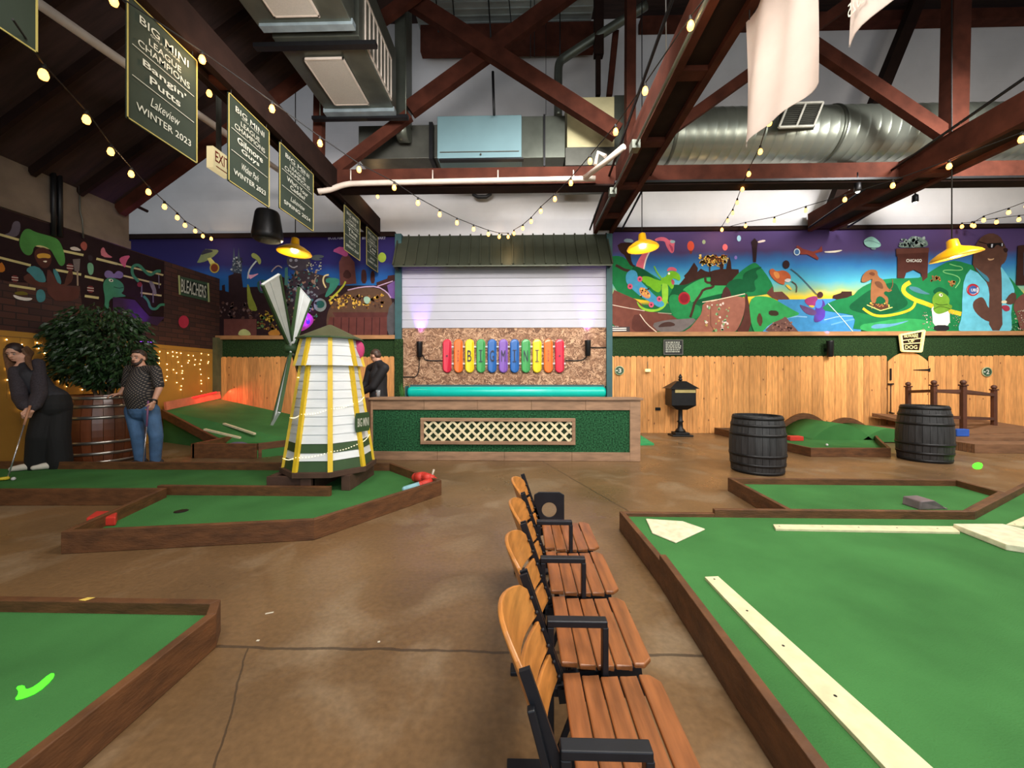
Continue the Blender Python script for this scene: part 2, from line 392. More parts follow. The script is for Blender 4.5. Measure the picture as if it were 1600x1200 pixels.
# ---- fences
m_fence = M('cedar fence pickets', (214, 150, 86), .65, var=.22, scale=5, stretch=(6, 6, .7), island=.26, bump=.1)
nt, N2, K2 = ntree(m_fence); b = N2['Principled BSDF']
vo = N2.new('ShaderNodeTexVoronoi'); vo.inputs['Scale'].default_value = 3.4; mpv = N2.new('ShaderNodeMapping'); mpv.inputs['Scale'].default_value = (1.6, 0.01, .9)
t2 = [n for n in N2 if n.type == 'TEX_COORD'][0]; K2.new(t2.outputs['Object'], mpv.inputs[0]); K2.new(mpv.outputs[0], vo.inputs[0])
mrk = N2.new('ShaderNodeMapRange'); mrk.inputs[1].default_value = .05; mrk.inputs[2].default_value = .09; K2.new(vo.outputs['Distance'], mrk.inputs[0])
base = b.inputs['Base Color'].links[0].from_socket
mx = N2.new('ShaderNodeMix'); mx.data_type = 'RGBA'; mx.inputs['A'].default_value = lin((112, 62, 34)); K2.new(mrk.outputs[0], mx.inputs['Factor']); K2.new(base, mx.inputs['B']); K2.new(mx.outputs['Result'], b.inputs['Base Color'])
def fence(x0, x1, z0, z1, label, cut=None, archc=None):
    root = thing('picket_fence', ((x0+x1)/2, 9.33, z0), label, 'fence'); q = MB(); x = x0; bw = .135
    n = max(1, round((x1-x0)/bw)); bw = (x1-x0)/n
    for i in range(n):
        a = x0+i*bw; e = a+bw-.004; h = z1+R.uniform(-.008, .008); c = .028; y = 9.30+R.uniform(0, .008)
        q.extr([(a,y,z0),(e,y,z0),(e,y,h-c),(e-c,y,h),(a+c,y,h),(a,y,h-c)], (0, .02, 0))
    build(q, 'pickets', m_fence, root, bevel=.002, seg=1)
    build(MB().box(x0, 9.325, z0+.3, x1, 9.36, z0+.39).box(x0, 9.325, z1-.35, x1, 9.36, z1-.26), 'rail', m_fence, root)
    return root
ztop = W(1000, 556.5, 9.3).z
fence(XL+.13, W(616, 0, 9.3).x, 0, ztop, 'cedar picket fence on the left behind the windmill')
xg0, xg1 = W(1387, 0, 9.3).x, W(1451, 0, 9.3).x
fence(W(951, 0, 9.3).x, xg0-.01, 0, ztop, 'long cedar picket fence between the mailbox and the arched gate')
fence(xg1+.01, 13.5, 0, ztop, 'cedar picket fence to the right of the arched gate')
# arched gate
g = thing('arched_gate', ((xg0+xg1)/2, 9.32, .02), 'arched cedar gate with black strap hinges in the right fence', 'gate')
q = MB(); n = 7; cx = (xg0+xg1)/2; hw = (xg1-xg0)/2; z1 = W(1420, 550, 9.3).z
def ga(x): return z1-.24*(abs(x-cx)/hw)**2
for i in range(n):
    a = xg0+.01+(xg1-xg0-.02)*i/n; e = xg0+.01+(xg1-xg0-.02)*(i+1)/n-.004
    q.extr([(a,9.3,.03),(e,9.3,.03),(e,9.3,ga(e)),((a+e)/2,9.3,ga((a+e)/2)),(a,9.3,ga(a))], (0,.02,0))
build(q, 'gate_boards', m_fence, g)
build(MB().box(xg0+.02, 9.325, .4, xg1-.02, 9.36, .5).box(xg0+.02, 9.325, 1.5, xg1-.02, 9.36, 1.6), 'rail', m_fence, g)
p = W(1442, 578, 9.28); build(MB().extr([(p.x+.18, 9.285, p.z-.045), (p.x+.18, 9.285, p.z+.045), (p.x+.12,9.285,p.z+.02),(p.x-.2, 9.285, p.z+.006), (p.x-.2, 9.285, p.z-.006),(p.x+.12,9.285,p.z-.02)], (0, .012, 0)), 'strap_hinge', m_black, g)
p = W(1392, 585, 9.28); build(MB().beam((p.x, 9.285, p.z-.14), (p.x, 9.285, p.z+.14), .03, .02, up=(0, 1, 0)), 'pull_handle', m_black, g)
q = MB(); a = W(1392, 600, 9.28); c = W(1392, 644, 9.28); q.tube([(a.x, 9.28, a.z), (c.x, 9.28, c.z)], .008); q.beam((a.x-.06, 9.28, a.z), (a.x+.06, 9.28, a.z), .03, .03); q.beam((c.x-.04, 9.28, c.z), (c.x+.08, 9.28, c.z-.03), .02, .02)
build(q, 'cane_bolt', m_black, g)

# ---- roof awning of ribbed metal
aw = thing('metal_awning', (W(786, 0, 9.2).x, 9.2, W(786, 415, 8.95).z), 'dark olive ribbed metal awning above the white boards', 'awning')
m_awn = M('olive sheet metal', (70, 74, 60), .5, .4, var=.12, scale=3)
tl, tr = W(623, 369, 9.42), W(947, 366, 9.42); bl, brr = W(614, 415, 8.95), W(957, 413, 8.95)
q = MB().add([tl, tr, brr, bl, tl-V((0,0,.03)), tr-V((0,0,.03)), brr-V((0,0,.03)), bl-V((0,0,.03))], [(0,3,2,1),(4,5,6,7),(0,1,5,4),(1,2,6,5),(2,3,7,6),(3,0,4,7)])
build(q, 'sheet', m_awn, aw)
q = MB()
for i in range(21):
    t = i/20; q.beam(tl.lerp(tr, t)+V((0,-.01,.02)), bl.lerp(brr, t)+V((0,-.01,.02)), .035, .035)
build(q, 'ribs', m_awn, aw)
q = MB().box(bl.x, 9.0, brr.z-.03, bl.x+.03, 9.42, bl.z+.02)
q.add([bl, V((bl.x,9.42,bl.z)), tl], [(0,1,2)]).add([brr, V((brr.x,9.42,brr.z)), tr], [(0,1,2)])
build(q, 'end_cheek', m_awn, aw)
# ================= painted murals =================
def flat(name, col): return M('paint '+name, col, .8, var=.12, scale=7, spec=.15)
def skymat(name, stops, zlo, zhi):
    m = M(name, (90, 90, 90), .8, spec=.15); nt, N, K = ntree(m); b = N['Principled BSDF']
    t = [n for n in N if n.type == 'TEX_COORD'][0]; sp = N.new('ShaderNodeSeparateXYZ'); K.new(t.outputs['Object'], sp.inputs[0])
    nz = [n for n in N if n.type == 'TEX_NOISE'][0]; nz.inputs['Scale'].default_value = 3
    a = N.new('ShaderNodeMath'); a.operation = 'MULTIPLY_ADD'; a.inputs[1].default_value = .22; K.new(nz.outputs[0], a.inputs[0]); K.new(sp.outputs[2], a.inputs[2])
    mr = N.new('ShaderNodeMapRange'); mr.inputs[1].default_value = zlo+.11; mr.inputs[2].default_value = zhi+.11; K.new(a.outputs[0], mr.inputs[0])
    rp = N.new('ShaderNodeValToRGB'); K.new(mr.outputs[0], rp.inputs[0]); e = rp.color_ramp.elements
    e[0].position = stops[0][0]; e[0].color = lin(stops[0][1]); e[1].position = stops[-1][0]; e[1].color = lin(stops[-1][1])
    for p, c in stops[1:-1]:
        x = e.new(p); x.color = lin(c)
    K.new(rp.outputs[0], b.inputs['Base Color']); return m
class Mural:
    def __init__(s, place, off, step=.00025):
        s.q = MB(); s.mats = []; s.idx = {}; s.place = place; s.off = V(off); s.n = 0; s.step = step; s.o = (0, 0, 1)
    def mi(s, col):
        k = tuple(col)
        if k not in s.idx: s.idx[k] = len(s.mats); s.mats.append(flat('%d %d %d' % k, k))
        return s.idx[k]
    def crop(s, ox, oy, sc_): s.o = (ox, oy, sc_)
    def p(s, x, y): return s.place(s.o[0]+x/s.o[2], s.o[1]+y/s.o[2]) + s.off*(s.n*s.step)
    def P(s, col, pts, k=2):
        s.n += 1; pts = chaikin(pts, k) if k else pts; mi = s.mi(col) if not isinstance(col, int) else col
        s.q.poly([s.p(x, y) for x, y in pts], mi)
    def Ln(s, col, pts, w, k=1):
        s.n += 1; pts = chaikin(pts, k, False) if k and len(pts) > 2 else pts; a = []; bb = []
        for i in range(len(pts)):
            x0, y0 = pts[max(i-1, 0)]; x1, y1 = pts[min(i+1, len(pts)-1)]; l = math.hypot(x1-x0, y1-y0) or 1
            nx, ny = -(y1-y0)/l*w/2, (x1-x0)/l*w/2; x, y = pts[i]; a.append((x+nx, y+ny)); bb.append((x-nx, y-ny))
        n = len(a); s.q.add([s.p(x, y) for x, y in a+bb], [(i, i+1, n+i+1, n+i) for i in range(n-1)], s.mi(col))
    def E(s, col, cx, cy, rx, ry=None): s.P(col, arc(cx, cy, rx, ry or rx), 0)
    def T(s, txt, col, cx, cy, w, h, shear=0.0, bold=.01):
        s.n += 1; c = s.p(cx, cy); r = s.p(cx+w/2, cy)-s.p(cx-w/2, cy); u = s.p(cx, cy-h/2)-s.p(cx, cy+h/2)
        put_text(s.q, txt, c, r, u, r.length, u.length, s.mi(col), bold, shear)
    def speck(s, cols, x0, y0, x1, y1, n, r0, r1):
        s.n += 1
        for i in range(n):
            x = R.uniform(x0, x1); y = R.uniform(y0, y1); r = R.uniform(r0, r1); k = R.randint(4, 6); a = R.uniform(0, 6)
            s.q.poly([s.p(x+r*math.cos(a+2*PI*j/k)*R.uniform(.5, 1.2), y+r*math.sin(a+2*PI*j/k)*R.uniform(.5, 1.2)) for j in range(k)], s.mi(R.choice(cols)))
Ym = 9.42
# ---------------- right mural ----------------
mu = Mural(lambda u, v: W(u, v, Ym), (0, -1, 0))
zt, zb = W(1200, 360, Ym).z, W(1200, 519, Ym).z
sky = skymat('painted dusk sky', [(0, (30, 96, 58)), (.27, (34, 104, 62)), (.30, (226, 186, 50)), (.35, (230, 200, 60)), (.41, (140, 176, 130)), (.5, (80, 170, 190)), (.66, (52, 120, 180)), (.74, (60, 92, 150)), (.8, (84, 66, 112)), (1, (80, 62, 106))], zb, zt)
mu.mats.append(sky)
a = W(957, 0, Ym).x; mu.q.box(a, Ym-.004, zb-.02, 13.5, Ym+.03, zt+.01, 0); mu.off = V((0, -1, 0)); mu.n = 18
GR, DG, LG, BR, DB, YL, WA = (28, 116, 66), (16, 82, 48), (52, 152, 84), (112, 66, 56), (58, 34, 28), (226, 186, 40), (64, 136, 190)
mu.crop(950, 350, 6.665)
PK = (224, 108, 128)
mu.P(DB, [(90,200),(260,190),(270,250),(230,300),(250,420),(300,440),(220,460),(180,330),(120,290)], 1)
mu.P((150,170,180), [(160,190),(175,150),(260,160),(265,195)], 1)
mu.P(PK, [(280,440),(345,320),(395,285),(440,270),(410,340),(385,400),(370,480),(330,470)], 2)
mu.Ln((240,220,210), [(435,285),(405,340),(385,400),(372,470)], 14)
mu.P(PK, [(480,160),(540,135),(600,140),(640,175),(650,160),(700,180),(690,215),(688,290),(660,310),(625,270),(600,215),(590,180),(540,175),(500,180)], 2)
mu.P((180,70,100), [(630,200),(650,260),(670,300),(682,250)], 1)
mu.E((160,190,190), 672, 185, 26, 16)
mu.E((214, 84, 60), 860, 230, 36, 52); mu.P((120,60,50), [(845,280),(880,280),(868,312),(855,312)], 0)
mu.E((150,170,130), 997, 188, 18, 22)
mu.P(DB, [(740,630),(800,560),(790,540),(830,500),(850,470),(895,400),(935,460),(930,500),(965,465),(1010,490),(1050,500),(1110,480),(1180,470),(1300,470),(1300,640),(740,650)], 0)
mu.P(DG, [(620,640),(700,630),(800,640),(900,590),(1010,550),(1120,550),(1240,590),(1400,700),(1400,830),(980,840),(620,900)], 2)
mu.P(LG, [(760,690),(900,600),(1010,555),(1130,565),(1240,610),(1330,700),(1100,740),(900,800),(860,830),(820,700)], 2)
mu.P(GR, [(30,340),(90,330),(180,350),(240,450),(320,440),(480,540),(640,640),(690,640),(620,780),(300,800),(30,680)], 1)
mu.P(DG, [(280,430),(420,500),(520,600),(300,560),(240,470)], 2)
mu.P((36,128,72), [(620,760),(700,720),(880,830),(970,860),(965,985),(740,1000),(660,950)], 2)
mu.Ln((66,44,36), [(1010,560),(1015,610),(1090,615),(1100,660),(990,680),(960,740),(900,820),(880,900),(855,975)], 26)
mu.Ln((66,44,36), [(80,430),(120,450),(170,480),(230,490)], 28)
# skate bowl
mu.P(BR, [(25,670),(180,740),(320,800),(400,910),(640,935),(740,1005),(640,1020),(540,1135),(25,1135)], 1)
mu.P((90,52,46), [(255,950),(330,940),(430,1080),(500,1135),(240,1135)], 1)
mu.P((112,104,104), [(440,1040),(600,1000),(760,990),(930,980),(860,1060),(740,1135),(540,1135)], 1)
mu.P((72,50,46), [(510,1078),(560,1030),(640,1015),(700,1040),(690,1065),(580,1072)], 2)
mu.Ln((224,206,190), [(30,840),(200,875),(380,905)], 7); mu.Ln((224,206,190), [(330,940),(400,1040),(510,1130)], 9); mu.Ln((200,180,160), [(520,925),(660,935)], 6)
mu.P((150,96,80), [(985,815),(1180,770),(1180,1135),(700,1135),(830,1110),(930,990),(975,930)], 1)
mu.Ln((230,210,180), [(980,815),(1130,790)], 8, 0)
mu.E((160, 40, 48), 792, 775, 62, 66); mu.E((130, 28, 40), 792, 775, 44, 48)
mu.P((70,62,64), [(30,1070),(225,1070),(228,1133),(30,1133)], 0)
mu.T('Mural by', (230,225,220), 75, 1068, 70, 14); mu.Ln((230,225,220), [(40,1088),(190,1086)], 10, 0); mu.Ln((230,225,220), [(40,1108),(190,1106)], 10, 0)
# skateboarding green dinosaur
GN = (112, 176, 40)
mu.P(GN, [(345,545),(420,545),(520,590),(640,600),(620,640),(480,625),(380,620),(350,590)], 2)
mu.P(GN, [(380,610),(520,600),(560,640),(540,720),(480,700),(430,650),(400,640)], 2)
mu.P((140,196,60), [(290,790),(340,860),(420,890),(520,890),(570,840),(560,740),(555,640),(580,600),(620,620),(628,720),(618,820),(570,890),(480,920),(390,910),(320,870)], 2)
mu.P(GN, [(540,570),(610,545),(620,500),(680,485),(740,520),(755,560),(745,600),(700,570),(660,570),(690,640),(665,690),(630,640),(600,620),(560,620)], 2)
mu.P((170,80,90), [(650,575),(690,585),(690,630),(665,640)], 2)
mu.P((210,100,120), [(608,500),(620,460),(665,445),(715,470),(712,500),(660,480)], 2)
mu.Ln(GN, [(560,575),(510,510),(478,440)], 14); mu.E((240,240,220), 632, 518, 12, 12)
mu.P((70,150,190), [(180,550),(200,500),(250,475),(300,500),(310,560),(350,610),(420,680),(500,760),(585,820),(580,860),(520,870),(470,830),(340,760),(250,680),(190,620)], 2)
mu.P((214,140,90), [(320,670),(360,655),(440,720),(440,770),(400,780),(330,730)], 2); mu.speck([(60,30,20), (240,200,90)], 330, 670, 430, 770, 26, 5, 12)
for x, y in ((330,575), (228,652), (532,782), (448,842)): mu.E((214,90,120), x, y, 27, 29); mu.E((110,40,60), x, y, 10, 11)
# fiery tree, balloons, tower, castle
mu.P((60,40,32), [(1050,430),(1062,430),(1062,545),(1052,545)], 0); mu.speck([(230,190,80), (200,120,50), (90,50,30), (240,220,140)], 955, 330, 1245, 440, 130, 7, 20)
mu.P((80,50,30), [(985,360),(1100,340),(1200,370),(1180,410),(1050,420),(1000,400)], 2); mu.speck([(240,200,90), (210,120,60)], 985, 345, 1200, 415, 50, 5, 11)
mu.crop(1110, 350, 6.665)
mu.E((226,110,120), 148, 245, 27, 34); mu.E((160,205,225), 293, 153, 21, 32); mu.E((140,120,200), 260, 352, 15, 20)
mu.P(DB, [(0,500),(60,480),(100,470),(90,430),(115,400),(135,430),(130,470),(160,470),(175,400),(192,340),(210,400),(215,470),(290,475),(300,640),(0,640)], 0)
mu.P(GR, [(180,640),(260,540),(340,470),(430,410),(475,405),(560,500),(650,640),(655,720),(400,760),(180,760)], 1)
mu.P(DG, [(330,520),(420,470),(530,440),(520,470),(460,490),(500,560),(440,600),(480,700),(380,720),(330,640)], 2)
mu.P(DG, [(160,600),(330,560),(420,650),(360,740),(150,760)], 2)
mu.P((48,32,36), [(430,230),(420,190),(455,150),(490,190),(482,240),(470,400),(440,400)], 0); mu.P((240,220,210), [(487,180),(560,165),(572,185),(490,203)], 1)
mu.P((70,40,38), [(100,800),(140,650),(190,670),(225,790)], 1)
mu.P((100,62,54), [(580,720),(640,650),(655,710),(740,705),(800,760),(820,785),(720,800),(640,770)], 0)
mu.P(WA, [(540,1060),(640,960),(700,790),(1560,775),(1560,1135),(540,1135)], 0)
mu.Ln((130,180,220), [(560,1090),(700,1010),(860,960),(1000,970)], 12); mu.Ln((100,160,210), [(1250,1050),(1400,1010),(1500,990)], 14); mu.Ln((150,190,225), [(1180,1000),(1340,960),(1480,960)], 8)
mu.P(LG, [(380,760),(600,750),(740,830),(860,900),(940,940),(820,975),(620,1030),(530,1135),(430,1135)], 2)
mu.P((150,96,80), [(0,810),(355,730),(355,900),(300,1060),(245,1135),(0,1135)], 1); mu.P((84,48,42), [(355,725),(385,740),(430,1135),(250,1135),(330,1020),(356,880)], 1); mu.Ln((230,210,180), [(0,805),(355,728)], 9, 0)
mu.speck([(220,200,190), (180,150,90), (130,170,120)], -60, 820, 200, 1120, 34, 7, 22)
mu.P((84,60,44), [(470,1000),(505,910),(545,1000),(515,1085)], 1); mu.P((60,50,38), [(600,900),(700,905),(705,960),(600,955)], 1)
mu.P((110,78,72), [(540,1135),(640,1030),(740,990),(775,960),(810,1010),(900,1110),(920,1135)], 1); mu.speck([(150,110,96), (80,54,50)], 620, 1020, 840, 1120, 40, 6, 16)
# diving kite creature and hang line
mu.E((48,32,34), 782, 425, 36, 44); mu.P((170,86,52), [(600,490),(640,460),(680,500),(760,480),(830,530),(830,590),(760,600),(770,640),(700,620),(630,560)], 2)
mu.P((200,130,70), [(640,500),(700,500),(720,560),(680,580)], 2); mu.P((200,190,190), [(755,590),(800,565),(840,585),(800,615)], 2); mu.P((220,180,70), [(770,640),(800,630),(845,680),(830,695)], 1); mu.Ln((90,60,50), [(840,600),(895,640),(888,715)], 10)
mu.Ln((70,80,90), [(830,470),(920,540),(1100,735)], 9)
mu.P((130,60,50), [(885,240),(900,225),(960,265),(1060,290),(1120,270),(1150,230),(1160,290),(1080,310),(1120,360),(1110,380),(1000,320),(930,320)], 0); mu.E((200,215,220), 893, 295, 33, 36); mu.E((70,110,160), 893, 295, 24, 27); mu.P((236,226,206), [(1165,290),(1250,285),(1380,270),(1320,300),(1200,305)], 1)
mu.P((150,60,110), [(960,790),(1060,750),(1120,760),(1080,870),(1000,850)], 2); mu.P((220,180,60), [(1000,850),(1080,850),(1060,880)], 1)
mu.P((80,60,130), [(1100,790),(1180,790),(1190,900),(1180,1000),(1060,1040),(1080,920)], 2); mu.E((74,40,40), 1135, 740, 30, 32); mu.P((96,70,110), [(910,840),(950,850),(1100,900),(1090,960),(980,940)], 2); mu.P((80,130,200), [(1090,790),(1160,780),(1150,880),(1080,880)], 2)
# right hills
mu.crop(1270, 350, 6.665)
mu.P(DB, [(200,775),(205,745),(285,720),(290,705),(395,705),(400,760),(330,795),(260,795)], 0)
mu.P(GR, [(60,900),(180,800),(400,760),(480,670),(600,610),(760,570),(960,570),(1130,560),(1250,470),(1420,380),(1560,400),(2200,620),(2200,1135),(400,1135),(440,960),(300,930)], 1)
mu.P(DG, [(330,880),(480,760),(560,700),(700,640),(850,600),(900,720),(1000,830),(900,900),(700,960),(520,940)], 2)
mu.P(LG, [(470,1050),(620,1030),(900,980),(1200,1000),(1400,1100),(1400,1133),(500,1133)], 2)
mu.Ln((200,230,210), [(150,830),(280,970),(410,1125)], 7)
mu.P((78,44,38), [(855,260),(1190,250),(1190,330),(1180,560),(1130,600),(1115,520),(1040,480),(960,510),(940,570),(868,565),(870,340),(858,340)], 0)
mu.P((96,58,50), [(855,262),(1195,252),(1195,300),(858,318)], 0); mu.P((110,128,120), [(870,250),(900,200),(980,170),(1010,130),(1100,135),(1180,180),(1190,245),(1000,250)], 2); mu.speck([(150,165,160), (70,86,84)], 900, 150, 1160, 235, 60, 8, 22)
mu.T('CHICAGO', (225,225,215), 1040, 385, 160, 32, bold=.02)
mu.P((150,200,190), [(510,175),(590,130),(640,150),(700,210),(690,245),(620,255),(540,240)], 2); mu.Ln((90,130,130), [(515,190),(590,175),(690,215)], 5); mu.P((120,150,150), [(590,255),(650,255),(640,272),(600,270)], 1)
YD = (228, 184, 44)
mu.Ln(YD, [(1000,610),(930,650),(930,720),(1040,790),(1133,820),(1260,870),(1530,940)], 44, 2)
mu.Ln(YD, [(1060,800),(1030,880),(930,925),(760,960),(640,960),(560,920),(510,880)], 26, 2)
mu.P((96,150,180), [(580,1080),(640,1040),(780,1045),(880,1030),(1010,1000),(900,1045),(760,1080),(640,1095)], 2)
mu.P((70,120,130), [(980,650),(1080,660),(1133,700),(1230,740),(1100,730),(1000,690)], 2)
BD = (142, 92, 58)
mu.P(BD, [(492,590),(505,540),(550,490),(610,475),(660,490),(665,550),(730,590),(770,680),(820,690),(780,715),(740,700),(720,730),(775,770),(770,840),(745,840),(745,790),(690,750),(650,770),(640,830),(590,820),(590,680),(600,600),(610,570),(540,610),(500,610)], 1)
mu.P((106,62,42), [(560,520),(600,500),(640,520),(620,550)], 2); mu.P((100,64,44), [(620,600),(700,600),(730,690),(650,660)], 2); mu.Ln((110,74,48), [(780,700),(820,650),(815,580)], 8)
mu.P((84,50,36), [(560,820),(640,830),(800,850),(740,890),(690,895),(600,860)], 1); mu.speck([(170,110,60), (220,190,90)], 580, 815, 780, 885, 26, 5, 12); mu.Ln((210,210,120), [(550,845),(690,905),(815,870)], 9, 0)
# green figure with folded arms and tall brown bear
mu.crop(1430, 350, 6.665)
mu.Ln((110,180,110), [(340,420),(400,440),(470,450),(480,490),(280,480),(270,510),(420,540),(460,590),(400,670)], 10, 2)
mu.speck([(170,110,60), (140,90,60)], 150, 550, 240, 600, 20, 8, 16); mu.speck([(170,110,60)], 330, 600, 420, 650, 14, 8, 16)
mu.P(DB, [(1030,640),(1050,230),(1180,215),(1330,230),(1330,640)], 0); mu.P((60,130,180), [(1112,300),(1200,300),(1200,540),(1112,540)], 0)
mu.P((110,70,60), [(990,860),(1060,750),(1180,700),(1330,760),(1330,1135),(1080,1135),(1040,960)], 2); mu.speck([(200,190,170), (90,150,90), (160,110,110)], 60, 900, 470, 1110, 90, 4, 9); mu.speck([(200,190,170), (90,150,90)], 985, 900, 1150, 1110, 50, 4, 9)
mu.P((225,222,215), [(150,870),(220,850),(340,900),(345,1060),(250,1060),(170,1060),(160,940)], 1); mu.P((40,38,40), [(175,1055),(335,1055),(335,1118),(180,1118)], 1)
mu.P(DG, [(160,700),(230,650),(330,700),(330,760),(200,740)], 2)
mu.P((106,150,46), [(160,760),(230,695),(310,740),(345,790),(330,840),(370,850),(360,890),(280,930),(210,945),(165,900),(180,850),(160,830)], 2)
mu.P((236,232,190), [(225,730),(265,725),(270,760),(235,760)], 2); mu.E((30,30,20), 255, 742, 8); mu.Ln((50,70,24), [(190,830),(240,850),(320,840)], 7); mu.Ln((50,70,24), [(175,890),(230,860),(300,870),(350,890)], 6)
SK = (88, 60, 50)
mu.P((102,184,204), [(575,450),(490,560),(470,760),(470,960),(420,1110),(480,1120),(900,1120),(980,1118),(985,1060),(975,900),(1020,720),(990,620),(900,480),(860,440),(800,700)], 1)
mu.P(SK, [(575,460),(700,560),(755,700),(745,860),(750,1112),(890,1112),(882,860),(880,540),(865,440),(920,400),(945,300),(900,200),(860,130),(770,95),(680,130),(620,200),(590,290)], 1)
mu.P(SK, [(575,860),(590,800),(660,760),(700,780),(740,880),(790,900),(780,1030),(690,1000),(610,930)], 1); mu.P(SK, [(970,720),(1030,720),(1030,820),(960,850),(900,820)], 1)
mu.P((40,26,24), [(885,260),(940,255),(945,290),(915,310)], 1)
mu.P((18,16,18), [(720,220),(740,205),(820,205),(870,200),(905,210),(900,240),(870,245),(850,225),(820,225),(800,258),(745,262)], 1); mu.Ln((18,16,18), [(640,190),(730,215)], 9, 0); mu.P((200,200,210), [(770,215),(790,215),(782,250),(768,250)], 0); mu.P((200,200,210), [(878,208),(890,208),(888,236),(876,236)], 0)
mu.P((196,156,120), [(728,360),(765,372),(805,360),(790,380),(745,388)], 1); mu.P((60,120,140), [(590,440),(680,560),(750,620),(745,560),(660,500)], 1)
mu.E((150,40,50), 580, 690, 68, 64); mu.E((214,220,224), 580, 690, 60, 56); mu.E((60,90,150), 580, 690, 48, 44); mu.n += 1
mu.Ln((170,40,50), [(625,665),(600,640),(560,640),(530,670),(530,715),(560,745),(600,745),(628,722)], 15, 1); mu.T('UBS', (236,236,236), 592, 692, 62, 30)
mu.P((150,50,70), [(875,850),(950,850),(968,900),(920,918),(885,890)], 1); mu.P((220,210,180), [(875,800),(930,800),(930,830),(875,830)], 1)
build(mu.q, 'wall_mural', mu.mats, loc=(0, 0, 0), label='wide mural of dinosaurs, green hills and a blue shirted bear over the right fence', cat='mural')

# ---------------- left mural ----------------
mu = Mural(lambda u, v: W(u, v, Ym), (0, -1, 0))
zt, zb = W(480, 369, Ym).z, W(480, 525, Ym).z
sky = skymat('painted night sky', [(0, (60, 150, 180)), (.3, (58, 150, 186)), (.42, (34, 104, 168)), (.6, (36, 84, 150)), (.72, (44, 40, 96)), (1, (40, 30, 78))], zb, zt)
mu.mats.append(sky); mu.q.box(W(190, 0, Ym).x-1, Ym-.004, zb-.05, W(617, 0, Ym).x, Ym+.03, zt+.01, 0); mu.n = 18
RD, RL = (70, 42, 40), (104, 62, 58)
mu.crop(335, 350, 6.667)
mu.P((44,28,32), [(-60,720),(40,690),(80,690),(80,640),(110,630),(115,700),(150,710),(148,540),(200,520),(195,360),(280,350),(285,540),(300,660),(440,655),(560,660),(640,700),(700,545),(730,560),(760,640),(1000,640),(1880,640),(1880,1190),(-60,1190)], 0)
mu.P((60,72,88), [(180,500),(195,345),(205,240),(215,345),(245,345),(253,240),(265,345),(290,440),(285,520)], 0); mu.speck([(150,160,170), (40,44,60)], 180, 350, 290, 520, 40, 5, 14)
mu.P(RL, [(100,990),(440,990),(440,1170),(100,1170)], 0); mu.speck([(120,96,96), (60,44,48), (90,62,56)], 0, 820, 460, 980, 70, 8, 24)
mu.P((190,196,130), [(245,1165),(260,1110),(315,1090),(370,1120),(385,1165)], 1)
mu.P((140,150,60), [(340,620),(365,640),(385,740),(440,860),(450,910),(370,900),(345,820)], 1); mu.P((150,160,90), [(385,310),(420,300),(480,350),(492,400),(470,430),(440,370),(390,350)], 2); mu.Ln((190,200,200), [(440,385),(400,430),(360,490),(350,570)], 16)
mu.P((220,160,190), [(350,520),(380,535),(480,510),(400,560),(370,580)], 1); mu.P((50,92,88), [(445,650),(450,595),(520,575),(555,610),(545,660),(560,700),(480,730)], 2); mu.E((90,130,120), 525, 612, 24)
mu.P((120,80,160), [(470,560),(520,690),(480,700)], 1)
mu.speck([(190,160,60), (130,90,50), (90,120,70)], 455, 900, 700, 1100, 60, 8, 24); mu.P((176,120,50), [(560,1120),(660,1090),(700,1165),(570,1165)], 1)
# flying saucer over ruddy planet
mu.crop(160, 380, 6.665)
mu.P((120,130,90), [(985,210),(1000,180),(1060,60),(1130,65),(1220,70),(1190,120),(1090,190)], 1); mu.P((50,48,60), [(1020,130),(1060,60),(1140,70),(1160,90),(1080,110)], 2); mu.P((196,190,110), [(1095,160),(1130,150),(1200,230),(1140,250)], 0); mu.E((170,150,60), 1170, 258, 50, 54); mu.E((110,50,30), 1170, 258, 38, 42)
# robot dinosaur
mu.crop(470, 350, 6.665)
mu.P(RL, [(410,640),(400,400),(430,340),(480,300),(560,400),(580,620)], 0); mu.P((70,40,38), [(430,540),(480,460),(540,540),(490,580)], 1); mu.P((180,80,130), [(320,280),(430,225),(500,300),(480,350),(400,310)], 1)
mu.P((64,36,34), [(630,620),(630,490),(655,470),(685,490),(690,620)], 1); mu.P((64,36,34), [(725,620),(730,490),(770,490),(775,620)], 1); mu.P((64,36,34), [(790,610),(900,570),(910,540),(980,530),(980,640),(790,660)], 0)
mu.E((150,170,60), 848, 350, 42, 52)
mu.P((90,66,52), [(270,900),(400,760),(560,660),(760,660),(880,700),(960,780),(980,1170),(270,1170)], 2)
mu.speck([(200,150,60), (120,80,50), (70,46,40), (226,180,80)], 300, 740, 860, 880, 120, 7, 22); mu.P((150,180,160), [(650,770),(690,750),(735,780),(710,835),(670,830)], 2)
mu.P((110,80,140), [(900,640),(985,590),(985,780),(930,770)], 0); mu.Ln((190,160,190), [(490,690),(640,655),(800,650),(900,710),(940,770)], 12); mu.Ln((190,160,190), [(800,650),(960,595)], 10, 0)
mu.P((86,48,46), [(330,920),(920,920),(910,970),(360,970)], 0); mu.P((98,54,50), [(300,970),(900,970),(900,1165),(260,1165)], 0)
for i in range(7): mu.Ln((62,34,34), [(345+i*80,975),(340+i*80,1160)], 9, 0)
mu.P((82,80,84), [(900,900),(990,780),(990,1165),(900,1165)], 1)
MT = (84, 92, 88)
mu.P((60,50,50), [(-90,560),(-40,480),(40,480),(160,520),(330,560),(400,600),(300,700),(150,760),(60,900),(-20,1000),(-160,1000),(-160,700)], 1)
